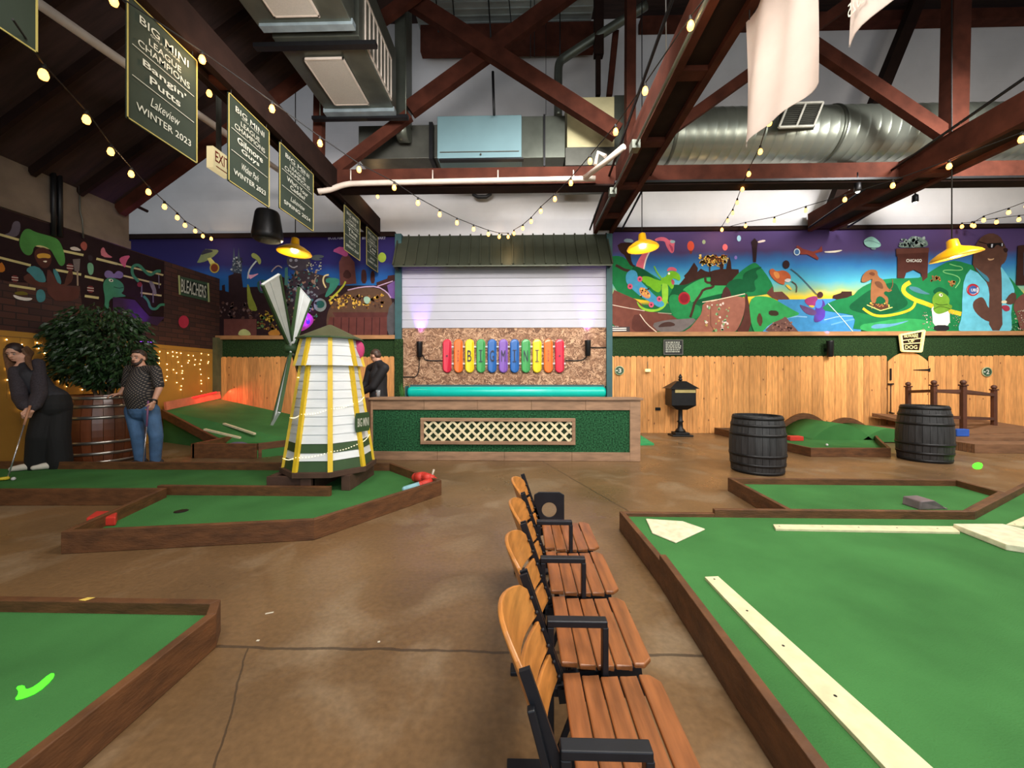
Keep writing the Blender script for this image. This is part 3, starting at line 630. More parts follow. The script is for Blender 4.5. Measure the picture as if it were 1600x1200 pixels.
mu.P(MT, [(100,340),(170,320),(240,330),(245,350),(180,360),(240,372),(170,385),(110,370)], 1); mu.P((70,64,66), [(-150,340),(-60,330),(100,350),(110,450),(-20,500),(-130,460)], 2); mu.E((150,150,150), -100, 380, 16); mu.E((150,150,150), -45, 380, 16); mu.Ln((180,180,170), [(-120,430),(-75,460),(-30,440)], 12)
mu.P((60,130,110), [(270,560),(390,565),(410,600),(390,640),(350,700),(270,770),(250,750),(320,620),(260,610)], 1); mu.Ln((220,200,140), [(295,530),(245,540),(232,600),(265,665)], 16, 2); mu.Ln((150,140,120), [(190,540),(150,570),(150,630),(190,680)], 12, 2)
mu.E((130,140,140), 205, 845, 66, 70); mu.E((40,90,84), 205, 838, 46, 40); mu.Ln((180,180,60), [(470,600),(440,660),(300,800)], 18); mu.speck([(40,40,44), (120,130,120), (60,110,96), (150,120,90)], -150, 500, 180, 1000, 170, 7, 22); mu.speck([(190,190,150)], 60, 400, 220, 500, 26, 5, 10)
mu.P((70,120,108), [(-160,460),(-130,450),(-130,640),(-165,640)], 0); mu.Ln((170,150,150), [(-300,500),(-280,470),(-230,430),(-190,460)], 12, 2)
mu.P((170,60,160), [(-60,950),(20,900),(110,940),(150,1010),(80,1090),(-20,1130),(-100,1060)], 2); mu.E((70,50,220), 80, 1020, 20, 26); mu.Ln((150,120,240), [(70,910),(62,960),(80,1010)], 8)
mu.crop(0, 0, 1); mu.T('#CULTURE AND ART BY COLUMART', (180,176,190), 558, 372.5, 90, 5)
build(mu.q, 'wall_mural', mu.mats, loc=(0, 0, 0), label='night sky mural with a robot dinosaur and city skyline behind the windmill', cat='mural')

# ---------------- mural on the left wall ----------------
mu = Mural(lambda u, v: L(u, v, XL), (1, 0, 0), .0003); mu.n = 8
DK, SH = (38, 24, 26), (196, 186, 130)
mu.crop(0, 330, 5.456)
def shelf(p, q_, w=20): mu.Ln(SH, [p, q_], w, 0)
mu.P(DK, [(-700,-250),(982,290),(1040,310),(1400,430),(1395,940),(1060,880),(700,820),(680,640),(70,600),(-700,420)], 0)
mu.P((92,84,96), [(30,200),(90,180),(110,80),(180,90),(160,220),(60,215)], 2)
for p, q_ in (((-700,0),(160,245)), ((280,285),(710,375)), ((820,405),(1000,450)), ((-700,220),(260,462)), ((470,500),(690,540)), ((720,555),(880,590)), ((75,630),(300,665)), ((720,722),(840,740))): shelf(p, q_)
for p, q_ in (((1000,450),(1390,545)), ((1000+50,520+30),(1370,625)), ((1195,695),(1375,720))): shelf(p, q_, 14)
GB = (74, 132, 66)
mu.P(GB, [(155,280),(180,180),(230,140),(300,180),(420,210),(500,240),(545,350),(555,450),(510,475),(470,400),(420,310),(290,280),(270,380),(200,370)], 2)
mu.P((76,44,38), [(290,330),(360,300),(430,340),(440,430),(400,490),(340,480),(290,400)], 2); mu.P((196,150,60), [(305,370),(360,355),(430,370),(425,405),(370,395),(320,405)], 2); mu.P((230,220,200), [(355,425),(400,420),(390,440)], 1)
mu.P((82,50,42), [(180,570),(250,520),(350,600),(540,640),(560,560),(590,490),(615,500),(620,590),(560,640),(420,660),(260,630)], 1)
mu.P((66,124,130), [(210,500),(270,460),(350,490),(390,580),(380,610),(310,600),(260,540)], 1); mu.P((66,124,130), [(440,490),(480,500),(520,590),(510,640),(480,600)], 1); mu.P((66,124,130), [(300,680),(350,660),(385,700),(380,770),(310,780)], 2)
mu.P((84,50,44), [(390,500),(430,500),(500,640),(680,650),(660,770),(400,760)], 1)
mu.P((110,100,98), [(615,410),(680,405),(672,510),(632,512)], 0); mu.Ln((150,130,110), [(655,510),(658,635)], 14, 0)
mu.P((220,214,206), [(95,705),(180,735),(285,740),(240,768),(130,750)], 2); mu.P((110,100,40), [(110,690),(200,680),(250,715),(130,715)], 2); mu.P((180,110,40), [(0,420),(40,480),(30,520),(-30,520)], 1)
mu.P((200,190,180), [(585,310),(640,300),(700,340),(610,335)], 1); mu.P((150,80,70), [(670,290),(710,250),(745,290),(720,350)], 2); mu.P((190,110,120), [(850,330),(880,300),(900,360),(970,400),(860,390)], 1); mu.P((110,160,130), [(735,450),(765,435),(795,460),(790,540),(750,545)], 2); mu.P((50,40,44), [(740,370),(790,380),(780,430),(750,420)], 2)
for x, y in ((120,570), (590,470), (765,660)): mu.P((110,50,50), [(x-30,y-25),(x+30,y-20),(x+26,y+38),(x-26,y+32)], 1); mu.Ln((200,190,180), [(x-28,y-8),(x+28,y-2)], 7, 0); mu.Ln((200,190,180), [(x-28,y+14),(x+28,y+20)], 6, 0)
mu.crop(160, 380, 6.665)
TL = (62, 124, 96)
mu.P((120,104,150), [(5,330),(30,280),(90,290),(110,330),(150,280),(215,310),(200,370),(120,360),(40,370)], 2)
mu.P(TL, [(0,400),(60,350),(160,380),(215,430),(215,500),(180,520),(255,555),(150,560),(60,580),(60,690),(10,690),(20,560),(0,480)], 2); mu.P((220,220,200), [(50,375),(95,370),(110,400),(70,405)], 2); mu.E((30,30,30), 84, 388, 9); mu.Ln((30,60,44), [(110,455),(160,470),(212,462)], 7)
mu.P((60,40,70), [(100,560),(330,590),(480,760),(640,770),(560,860),(100,700)], 0)
mu.P((190,90,120), [(160,170),(200,135),(290,125),(240,190),(230,260),(200,230)], 1)
mu.Ln(TL, [(370,400),(300,330),(300,240),(370,220),(430,290),(490,340),(550,290),(600,290)], 30, 2); mu.Ln(TL, [(420,550),(470,600),(490,680),(550,690),(590,640),(640,640)], 26, 2)
mu.Ln((110,104,116), [(400,430),(400,560)], 14); mu.Ln((110,104,116), [(578,330),(582,470)], 10, 0); mu.Ln((110,104,116), [(518,500),(520,620)], 12, 0); mu.P((120,116,120), [(470,390),(520,400),(560,510),(540,550),(500,470)], 1); mu.E((130,50,60), 378, 430, 26)
mu.E((180,52,76), 838, 818, 54, 66); mu.P((24,34,30), [(800,350),(1090,420),(1090,600),(805,525)], 0); mu.P((60,84,66), [(800,345),(1092,412),(1092,438),(800,372)], 0); mu.P((60,84,66), [(805,515),(1090,572),(1090,605),(805,540)], 0)
mu.Ln((176,186,130), [(788,335),(796,535)], 18, 0); mu.Ln((176,186,130), [(1092,415),(1100,612)], 18, 0)
mu.n += 2; c = mu.p(945, 475); r = mu.p(1075, 500)-mu.p(812, 445); r.z = 0; put_text(mu.q, 'BLEACHERS', c, r, (0, 0, 1), r.length*1.0, .30, mu.mi((196,200,190)), .01, .1)
mu.Ln((190,190,180), [(915,522),(975,538)], 9, 0)
build(mu.q, 'wall_mural', mu.mats, loc=(0, 0, 0), label='dark bar-shelf mural with green creatures and a BLEACHERS sign on the left wall', cat='mural')
# ================= roof timbers =================
YF = 7.2
def bar(root, pts, w, t=.16, Y=YF, name='brace', mat=None):
    a, b = W(*pts[0], Y), W(*pts[1], Y); q = MB().beam(a, b, t, w, up=(b-a).cross(V((0, 1, 0)))); return build(q, name, mat or m_brown, root)
tr = thing('roof_frame', (2, YF, 4.9), 'red brown timber cross frame with a long tie beam above the awning', 'roof frame')
za, zb = W(1000, 292, YF).z, W(1000, 263, YF).z
build(MB().box(W(490, 0, YF).x, YF-.1, za, 12.8, YF+.1, zb), 'tie_beam', m_brown, tr)
build(MB().box(W(490, 0, YF).x, YF-.13, za-.03, 12.8, YF+.13, za), 'tie_flange', m_brown_dk, tr)
sc_ = YF/600
bar(tr, ((628, -8), (965, 208)), 24*sc_); bar(tr, ((905, -22), (640, 172)), 24*sc_, Y=YF+.17); bar(tr, ((985, -40), (984, 265)), 14*sc_, .18, name='post')
bar(tr, ((1026, 220), (1330, 2)), 15*sc_, .12); bar(tr, ((1262, 66), (1520, 240)), 20*sc_, .14); bar(tr, ((1495, -40), (1488, 262)), 26*sc_, .22, name='post')
bar(tr, ((500, 285), (640, 180)), 16*sc_, .12); bar(tr, ((498, 262), (500, 120)), 14*sc_, .14, name='post')
tr2 = thing('roof_strut', W(1368, 172, 8.9), 'slanting dark timber strut behind the round silver duct', 'roof strut')
a, b = W(1442, -20, 8.9), W(1300, 328, 8.9); build(MB().beam(a, b, .2, .24), 'strut_beam', m_brown_dk, tr2)
def chord(x0, x1, z0, label, y0=1.2, y1=9.3, rod=True):
    t = thing('roof_truss', ((x0+x1)/2, 5, z0), label, 'roof truss'); h = .42
    build(MB().box(x0, y0, z0, x0+.09, y1, z0+h).box(x1-.09, y0, z0, x1, y1, z0+h), 'bottom_chord', m_brown if x0 > 0 else m_brown_dk, t)
    build(MB().box(x0+.09, y0, z0+.07, x1-.09, y1, z0+h-.05), 'filler_plank', m_brown_dk, t)
    for y in [y0+.6+i*1.3 for i in range(int((y1-y0)/1.3))]: build(MB().box(x0+.09, y, z0+.01, x1-.09, y+.16, z0+.07), 'spacer_block', m_brown, t)
    if rod:
        q = MB().tube([(x0-.12, y0, z0+.9), (x0-.12, y1-.2, z0+.02)], .022); build(q, 'tie_rod', m_black, t)
        q = MB().tube([(x1+.16, y0, z0+.9), (x1+.16, y1-.2, z0+.02)], .022); build(q, 'tie_rod', m_black, t)
    return t
chord(1.73, 2.2, 4.8, 'heavy twin-plank roof truss running over the centre towards the awning')
chord(-3.75, -3.45, 4.8, 'dark roof truss with the row of champion banners hanging under it', rod=False)
chord(6.8, 7.4, 4.8, 'dark roof truss crossing the upper right corner with lights along it', y0=2.2)
# conduit with junction boxes on the centre truss
q = MB().tube([W(1040, -30, 6.0), W(1041, 85, 6.6)], .008); build(q, 'hanging_wire', M('pale wire', (210, 205, 200), .6), label='thin white wire hanging from the top centre', cat='wire')
q = MB().tube([(1.66, 2.0, 4.72), (1.66, 8.6, 4.72)], .02).box(1.6, 5.6, 4.66, 1.72, 5.75, 4.78).box(1.6, 7.0, 4.66, 1.72, 7.12, 4.78)
build(q, 'metal_conduit', m_steel, label='steel conduit with junction boxes along the centre truss', cat='conduit')
# cream pipes
q = MB().tube(chaikin([W(497, 299, 6.9), W(515, 297, 6.95), W(535, 289, 6.95), W(556, 286, 6.95), W(930, 279, 6.95)], 2, False), .05)
q.tube([W(912, 279, 6.95), W(945, 254, 6.4), W(975, 229, 6.0)], .045).tube([W(930, 258, 6.6), W(935, 238, 6.6), W(946, 244, 6.5)], .035)
for u in (548, 676, 778, 896): q.tube([W(u, 281, 6.95), W(u, 266, 7.0)], .012)
build(q, 'water_pipe', m_pipe, label='cream pipe running along the tie beam with hangers and an elbow', cat='pipe')
q = MB().tube([L(52, 0, -5.1), L(450, 276, -5.1)], .055); build(q, 'water_pipe', m_pipe, label='cream pipe sloping behind the league banners on the left', cat='pipe')
# thin drop rods in front of the back wall
for i, (u, v0, v1, w) in enumerate(((681, -5, 50, .03), (707, -5, 45, .03), (763, -5, 60, .035), (795, -5, 40, .025), (829, -5, 90, .02), (835, -5, 88, .02), (853, -5, 180, .012), (875, -5, 95, .025))):
    q = MB().tube([W(u, v0, 8.6), W(u+(4 if i < 4 else 0), v1, 8.6)], w/2); build(q, 'drop_rod', m_black, label='thin dark rod hanging from the roof above the blue duct box', cat='rod', group='rods above the duct box')
build(MB().tube([W(770, 112, 7.4), W(772, 180, 7.4)], .025), 'drop_rod', m_black, label='short dark rod holding up the blue duct box from the cross brace', cat='rod')
build(MB().box(W(928, 0, 8.2).x, 8.1, W(930, 90, 8.2).z, W(942, 0, 8.2).x, 8.25, W(930, -20, 8.2).z).box(W(931, 0, 8.2).x, 8.15, W(930, 150, 8.2).z, W(938, 0, 8.2).x, 8.25, W(930, 88, 8.2).z), 'hanger_post', m_brown_dk, label='dark stepped hanger post above the cream duct box', cat='post')
build(MB().beam(W(962, 50, 8.4), W(952, 150, 8.4), .12, .12), 'short_post', m_brown, label='short red brown post left of the centre truss', cat='post')
# ================= ducts =================
d = thing('air_duct', (-2.9, 4.5, 6.1), 'large square steel duct with filter grilles hanging at the upper left', 'duct')
x0, x1, z0, z1 = -3.5, -2.27, 6.1, 7.25
build(MB().box(x0, 5.3, z0, x1, 6.9, z1), 'far_section', m_steel, d, bevel=.01)
build(MB().box(x0-.06, 2.2, z0-.02, x1+.0, 5.15, z1), 'near_section', m_steel, d, bevel=.01)
for y in (5.38, 6.9):
    build(MB().beam((x0-.3, y, z0-.06), (x1+.22, y, z0-.06), .09, .06), 'hanger_strut', m_black, d)
    build(MB().box(x0-.02, y-.32 if y < 6 else y-.17, z0-.06, x1+.02, y-.22 if y < 6 else y-.05, z0+.02), 'flange', M('bright flange', (150, 165, 170), .4, .4), d)
m_grille = M('pale grille mesh', (176, 168, 156), .7, var=.06, scale=60, bump=.4, bscale=140)
for a, b_ in ((5.64, 6.57), (4.0, 4.94)):
    cx = -2.94
    g_ = build(MB().box(cx-.28, a, z0-.045, cx+.28, b_, z0+.01), 'grille', m_grille, d)
    build(MB().box(cx-.30, a-.02, z0-.05, cx-.28, b_+.02, z0-.02).box(cx+.28, a-.02, z0-.05, cx+.30, b_+.03, z0-.02).box(cx-.30, a-.02, z0-.05, cx+.30, a, z0-.02).box(cx-.30, b_, z0-.05, cx+.30, b_+.02, z0-.02), 'frame', m_pipe, g_)
q = MB(); q.box(x1, 5.5, z0+.04, x1+.02, 6.62, z0+.07).box(x1, 5.5, z0+.74, x1+.02, 6.62, z0+.77)
for i in range(8): q.box(x1, 5.5+i*.157, z0+.04, x1+.02, 5.512+i*.157, z0+.77)
build(q, 'louvre', m_pipe, d)
q = MB().tube([W(500, 185, 6.95), W(500, 60, 6.95)], .012).tube([W(634, 185, 6.95), W(634, 20, 6.95)], .012); build(q, 'hanger_rod', m_steel, d)
# riser and elbow
q = MB(); a = W(617, 0, 7.0); b = W(634, 0, 7.0); a = W(617, 0, 7.25); b = W(634, 0, 7.25); q.box(a.x, 7.24, W(625, 180, 7.25).z, b.x, 7.66, 9.9); q.lathe([(.2, -(b.x-a.x)/2), (.2, (b.x-a.x)/2)], (((a.x+b.x)/2), 7.45, W(625, 180, 7).z), 20, ax=(1, 0, 0))
build(q, 'duct_riser', m_steel, label='narrow steel duct riser with a rounded foot beside the big duct', cat='duct')
d = thing('air_duct', W(700, 250, 7.8), 'long steel duct run crossing behind the brown cross braces', 'duct')
build(MB().box(W(560, 0, 7.7).x, 7.7, W(600, 248, 7.7).z, W(686, 0, 7.7).x, 8.5, W(600, 196, 7.7).z), 'left_section', m_steel_dk, d, bevel=.01)
build(MB().box(W(814, 0, 7.6).x, 7.6, W(850, 246, 7.6).z, W(883, 0, 7.6).x, 8.4, W(850, 181, 7.6).z), 'right_section', m_steel, d, bevel=.01)
build(MB().box(W(671, 0, 7.6).x, 7.55, W(671, 250, 7.6).z, W(677, 0, 7.6).x, 8.5, W(671, 193, 7.6).z).box(W(849, 0, 7.58).x, 7.55, W(850, 260, 7.58).z, W(852, 0, 7.58).x, 7.6, W(850, 180, 7.58).z), 'strap', m_black, d)
m_blue = M('pale blue enamel panel', (120, 152, 158), .55, .2, var=.08, scale=1.5)
build(MB().box(W(683, 0, 7.5).x, 7.5, W(700, 247, 7.5).z, W(815, 0, 7.5).x, 8.4, W(700, 181, 7.5).z), 'unit_box', m_blue, d, bevel=.015)
q = MB(); a, b = W(687, 238, 7.48), W(811, 238, 7.48); q.box(a.x, 7.485, a.z, b.x, 7.5, a.z+.015).ball(W(751, 241, 7.48), .02, 8); build(q, 'panel_seam', m_steel_dk, d)
build(MB().box(W(686, 0, 7.45).x, 7.45, W(700, 250, 7.45).z, W(818, 0, 7.45).x, 7.55, W(700, 247.5, 7.45).z), 'hanger_strut', m_black, d)
m_beige = M('cream duct board', (206, 196, 150), .7, var=.07)
d = thing('duct_box', W(922, 258, 7.8), 'big cream square duct box behind the end of the cross brace', 'duct box')
build(MB().box(W(886, 0, 7.75).x, 7.75, W(900, 230, 7.75).z, W(960, 0, 7.75).x, 9.0, W(900, 152, 7.75).z), 'box_body', m_beige, d, bevel=.01)
build(MB().box(W(884, 0, 7.7).x, 7.75, W(900, 258, 7.75).z, W(962, 0, 7.75).x, 9.0, W(900, 230, 7.75).z-.004), 'underside_tray', m_steel_dk, d)
build(MB().box(W(960, 0, 7.8).x, 7.8, W(900, 235, 7.8).z, W(976, 0, 7.8).x, 8.9, W(900, 150, 7.8).z), 'foil_side', m_steel, d)
q = MB().tube(chaikin([W(872, 182, 8.3), W(872, 120, 8.3), W(873, 97, 8.3), W(885, 88, 8.3), W(1010, 8, 8.0)], 2, False), .09, 14)
build(q, 'round_duct_pipe', m_steel, label='slim bent steel flue pipe rising to the right of the X brace', cat='duct')
# spiral duct
d = thing('spiral_duct', W(1300, 250, 8.3), 'fat round silver spiral duct across the upper right', 'duct')
yc = 8.3; zc = W(1300, 211, yc).z; r = 38.5/600*yc; xs = W(1040, 0, yc).x
prof = [(.25, W(985, 0, yc).x-xs), (r*.8, -.35), (r, 0)]; x = 0
while xs+x < 12.8:
    prof += [(r, x+.02), (r+.004, x+.03), (r+.004, x+.04), (r, x+.05), (r, x+.2)]; x += .2
build(MB().lathe(prof, (xs, yc, zc), 48, ax=(1, 0, 0)), 'spiral_tube', M('bright spiral steel', (158, 164, 152), .36, .7, var=.06, scale=2), d)
for u in (1040, 1287): build(MB().lathe([(r, 0), (r+.02, .01), (r+.02, .07), (r, .08)], (W(u, 0, yc).x, yc, zc), 40, ax=(1, 0, 0)), 'joint_ring', m_steel, d)
v = build(MB().add([W(1217, 199, 7.5), W(1271, 197, 7.5), W(1286, 160, 7.62), W(1232, 162, 7.62), W(1217, 208, 8.0), W(1271, 206, 8.0), W(1286, 170, 8.1), W(1232, 172, 8.1)], [(0,1,2,3),(7,6,5,4),(0,4,5,1),(1,5,6,2),(2,6,7,3),(3,7,4,0)]), 'vent_box', m_steel_dk, d)
def lp(a, b, t): return a.lerp(b, t)
c0, c1, c2, c3 = W(1217, 199, 7.48), W(1271, 197, 7.48), W(1286, 160, 7.60), W(1232, 162, 7.60)
q = MB()
for a, b_ in ((c0, c1), (c1, c2), (c2, c3), (c3, c0), (lp(c0, c1, .5), lp(c3, c2, .5))): q.beam(a, b_, .035, .035, up=(0, 1, 0))
build(q, 'vent_frame', M('white enamel', (214, 212, 200), .5), v)
q = MB()
for i in range(1, 12): q.beam(lp(c0, c3, i/12), lp(c1, c2, i/12), .012, .012, up=(0, 1, 0))
build(q, 'vent_blades', m_steel_dk, v)
# ================= banners =================
m_ban = M('dark green banner cloth', (36, 48, 37), .8, var=.1, scale=3); m_gold = M('gold banner edge', (170, 156, 86), .7, var=.05); m_let = M('cream lettering', (190, 192, 178), .7, var=.03)
XB = -3.5
def banner(y0, y1, z0, z1, x, label, lines, group=None, face=m_ban):
    t = thing('hanging_banner', (x, (y0+y1)/2, z0), label, 'banner', group); n = 10
    def bow(s, r): return .006*math.sin(s*7+y0)*(1-r)
    vs = []; fs = []
    for dx in (0, -.006):
        for i in range(n+1):
            for j in range(n+1):
                s = i/n; r_ = j/n; vs.append((x+dx+bow(s, r_), y0+(y1-y0)*s, z0+(z1-z0)*r_))
    k = (n+1)**2
    for i in range(n):
        for j in range(n):
            a = i*(n+1)+j; fs += [(a, a+n+1, a+n+2, a+1), (k+a, k+a+1, k+a+n+2, k+a+n+1)]
    build(MB().add(vs, fs, 0, True), 'cloth', face, t)
    if lines is None: return t
    e = .011; X = x+.010; q = MB()
    for (a, b_, c, d_) in ((y0, z0, y1, z0+e), (y0, z1-e, y1, z1), (y0, z0, y0+e, z1), (y1-e, z0, y1, z1)):
        q.box(x+.0065, a, b_, X+.002, c, d_)
    build(q, 'gold_border', m_gold, t)
    q = MB(); w_ = y1-y0; h_ = z1-z0
    for s, cy, tw, th, bo, sh in lines:
        if s == '-': q.box(X, y0+w_*.06, z0+h_*cy-.003, X+.002, y1-w_*.06, z0+h_*cy+.003)
        else: put_text(q, s, (X+.001, (y0+y1)/2, z0+h_*cy), (0, 1, 0), (0, 0, 1), w_*tw, h_*th, 0, bo, sh)
    if q.v: build(q, 'lettering', m_let, t)
    q = MB(); 
    for y in (y0+.05, y1-.05): q.tube([(x, y, z1-.01), (x, y, 4.82)], .005, 5)
    build(q, 'hanging_cord', m_cord, t)
    return t
def lines(a, b_, loc, sea):
    L_ = [('BIG MINI', .885, .70, .066, .004, 0), ('GOLF LEAGUE', .835, .42, .018, 0, 0), ('LEAGUE', .765, .46, .055, .004, 0), ('CHAMPIONS', .685, .74, .058, .004, 0), ('-', .625, 0, 0, 0, 0)]
    if b_: L_ += [(a, .545, .62, .075, .014, 0), (b_, .45, .44, .068, .014, 0)]
    else: L_ += [(a, .5, .6, .07, .03, 0)]
    return L_ + [('-', .375, 0, 0, 0, 0), (loc, .27, .42, .08, .0, .35), (sea, .15, .78, .06, .008, 0)]
specs = [((-70, 57), (84, 84), None), ((197, 307), (188, 256), ('Bangin\'', 'Putts', 'Lakeview', 'WINTER 2023', 'nearest readable champions banner, reading Bangin\' Putts, on the left truss')),
 ((356, 420), (290, 325), ('Gilmore', 'Guys', 'Wicker Park', 'WINTER 2023', 'champions banner reading Gilmore Guys beside the exit sign')),
 ((436, 489), (345, 362), ('Who\'s Your', 'Caddie?', 'Lakeview', 'SPRING 2024', 'champions banner reading Who\'s Your Caddie above the left yellow lamp')),
 ((537, 562), (386, 408), ('The', 'Swamis', 'Wicker Park', 'SPRING 2024', 'narrow-looking champions banner with the white pipe passing above it')),
 ((572, 591), (415, 427), ('Tee', 'Birdies', 'Lakeview', 'SUMMER 2024', 'farthest champions banner, closest to the metal awning'))]
for (u0, u1), (vb0, vb1), tx in specs:
    ya, yb = (L(u0, 300, XB).y, L(u1, 300, XB).y) if u0 > 0 else (2.1, L(57, 50, XB).y)
    zb_ = L(u1, vb1, XB).z; zt_ = min(4.74, zb_+1.22)
    if tx: banner(ya, min(yb, 9.25), zb_, zt_, XB, tx[4], lines(tx[0], tx[1], tx[2], tx[3]))
    else: banner(ya, yb, zb_, zt_, XB, 'champions banner cut off by the upper left corner', [])
m_cloth = M('pale translucent cloth', (214, 202, 196), .8, var=.05)
nt, N, K = ntree(m_cloth); tl_ = N.new('ShaderNodeBsdfTranslucent'); tl_.inputs[0].default_value = lin((220, 205, 198)); ms = N.new('ShaderNodeMixShader'); ms.inputs[0].default_value = .4
K.new(N['Principled BSDF'].outputs[0], ms.inputs[1]); K.new(tl_.outputs[0], ms.inputs[2]); K.new(ms.outputs[0], N['Material Output'].inputs[0])
XR = 2.15
def backcloth(y0, y1, z0, z1, x, label, txt=None):
    t = thing('hanging_banner', (x, (y0+y1)/2, z0), label, 'banner'); n = 16; vs = []; fs = []
    for dx in (0, .006):
        for i in range(n+1):
            for j in range(n+1):
                s = i/n; r_ = j/n; vs.append((x+dx+.05*math.sin(s*5+1)*(1.1-r_)+.02*math.sin(s*13+r_*3), y0+(y1-y0)*s, z0+(z1-z0)*r_))
    k = (n+1)**2
    for i in range(n):
        for j in range(n):
            a = i*(n+1)+j; fs += [(a, a+1, a+n+2, a+n+1), (k+a, k+a+n+1, k+a+n+2, k+a+1)]
    build(MB().add(vs, fs, 0, True), 'cloth', m_cloth, t)
    if txt:
        q = MB(); put_text(q, txt, (x-.08, y1-.28, z0+.16), (0, 1, 0), (0, 0, 1), .40, .085, 0, .0)
        build(q, 'lettering', m_let, t)
    build(MB().tube([(x, y0+.04, z1-.01), (x, y0+.04, 4.86)], .005, 5).tube([(x, y1-.04, z1-.01), (x, y1-.04, 4.86)], .005, 5), 'hanging_cord', m_cord, t)
ya, yb = L(1268, 130, XR).y, L(1167, 220, XR).y
backcloth(ya, yb, L(1267, 130, XR).z, 4.72, XR, 'white back of a hanging banner right of the centre truss')
yb = L(1328, 75, XR).y; backcloth(1.7, yb, L(1328, 75, XR).z, 4.72, XR, 'greyish banner back with mirrored lettering at the top right edge', 'SUMMER 2025')
# exit sign
e = thing('exit_sign', L(350, 275, -4.5), 'lit exit sign with red letters between two league banners', 'exit sign')
p0, p1 = L(333, 261, -4.5), L(360, 276, -4.5); zt_ = L(335, 229, -4.5).z; zb_ = p0.z
build(MB().box(-4.6, p0.y, zb_, -4.5, p1.y, zt_), 'housing', M('warm lit sign face', (236, 220, 170), .5, emit=.55, var=.03), e, bevel=.004)
q = MB(); put_text(q, 'EXIT', (-4.496, (p0.y+p1.y)/2, (zb_+zt_)/2+.03), (0, 1, 0), (0, 0, 1), (p1.y-p0.y)*.8, (zt_-zb_)*.5, 0, .015); q.box(-4.497, p0.y+.05, zb_+.035, -4.495, p1.y-.06, zb_+.05)
build(q, 'lettering', M('dull red', (150, 40, 20), .6), e)
build(MB().box(-4.57, (p0.y+p1.y)/2-.03, zt_-.01, -4.53, (p0.y+p1.y)/2+.03, zt_+.9), 'mounting_stem', m_steel_dk, e)
# dark wall unit left of the exit sign row and hanging speaker
s = thing('pendant_speaker', W(418, 378, 6.5), 'black pendant speaker hanging below the league banners', 'speaker')
c = W(418, 376, 6.5); r = 22/600*6.5
build(MB().lathe([(r*.82, 0), (r*.98, .03), (r, .1), (r*.78, .46), (r*.7, .5), (.02, .53)], c, 28), 'cabinet', m_black, s)
build(MB().lathe([(0, -.004), (r*.8, -.004), (r*.84, .02)], c, 28), 'speaker_mesh', M('charcoal mesh', (40, 40, 42), .8, bump=.5, bscale=200), s)
build(MB().tube([c+V((0,0,.5)), V((c.x, c.y, 4.9))], .012), 'hanging_rod', m_steel_dk, s)
# fixture on wall top centre
p = W(753, 300, 9.2); q = MB().tube(chaikin([p+V((-.2,0,.1)), p+V((-.2,0,-.12)), p+V((.2,0,-.12)), p+V((.2,0,.12))], 1, False), .045); q.tube([p+V((-.35,0,.12)), p+V((-.35,0,-.02))], .05)
q.beam((p.x-.3, 9.3, W(753, 294, 9.3).z), (p.x+.3, 9.3, W(753, 294, 9.3).z), .1, .06); build(q, 'pipe_bracket', m_black, label='black looped bracket on the white wall above the awning', cat='bracket')
# black track strip under the tie beam
a, b = W(692, 291, 7.15), W(930, 290, 7.15); build(MB().box(a.x, 7.1, a.z-.05, b.x, 7.17, a.z), 'track_rail', m_black, label='dark track rail under the tie beam over the awning', cat='rail')
a, b = W(960, 285, 7.05), W(1640, 276, 7.05); build(MB().box(a.x, 7.02, a.z-.02, 12.4, 7.07, a.z+.02), 'cable_run', m_black, label='thin dark cable run below the right half of the tie beam', cat='cable')
# small spotlights
for u, v, Y, lb in ((1340, 292, 7.1, 'small spotlight under the right tie beam'), (1430, 310, 8.2, 'small spotlight hanging under the right truss')):
    p = W(u, v, Y); t = thing('spotlight', p, lb, 'spotlight')
    build(MB().lathe([(.04, -.08), (.055, -.06), (.05, .06), (.02, .09)], p, 14), 'lamp_head', m_black, t); build(MB().tube([p+V((0,0,.08)), p+V((0,0,.26))], .012), 'stem', m_black, t)
    build(MB().ball(p+V((0,0,-.08)), .035, 10), 'lens', M('lit lens', (255, 250, 235), .4, emit=6), t)
# ================= pendants =================
m_yel = M('yellow enamel', (238, 178, 20), .35, var=.04); m_yin = M('self-lit inner yellow enamel', (250, 226, 120), .5, var=.03, emit=.9)  # lamp light on the inner enamel is put in as emission
def pendant(u, v, Y, r, tilt, label, ztop):
    p = W(u, v, Y); t = thing('pendant_lamp', p, label, 'pendant lamp', 'yellow barn pendant lamps')
    build(MB().lathe([(r, 0), (r*1.02, .012), (r*.93, .05), (r*.6, .12), (r*.32, .16), (r*.26, .18), (r*.22, .29), (r*.1, .31), (.01, .31)], p, 32, ax=tilt), 'lamp_shade', m_yel, t)
    build(MB().lathe([(r*.985, .002), (r*.9, .04), (r*.57, .105), (.03, .14)], p, 32, ax=tilt, cap=False), 'reflector', m_yin, t)
    ax = V(tilt).normalized()
    build(MB().ball(p+ax*.06, .05, 12), 'bulb', M('warm lamp bulb', (255, 226, 150), .4, emit=14), t)
    build(MB().tube([p+ax*.3, V((p.x+ax.x*.3, p.y+ax.y*.3, ztop))], .009, 6), 'hanging_cord', m_cord, t)
    lamp('POINT', 'pendant_light', p-ax*.06, 26, (1, .82, .5), .05)
pendant(460, 396, 7.3, .30, (.05, .03, 1), 'yellow barn pendant lamp over the windmill vanes', 10.1)
pendant(1004.5, 389, 7.4, .29, (-.05, .03, 1), 'yellow barn pendant lamp right of the awning', 10.1)
pendant(1493.5, 402, 6.6, .31, (-.2, .02, 1), 'tilted yellow barn pendant lamp by the painted bear', 10.1)
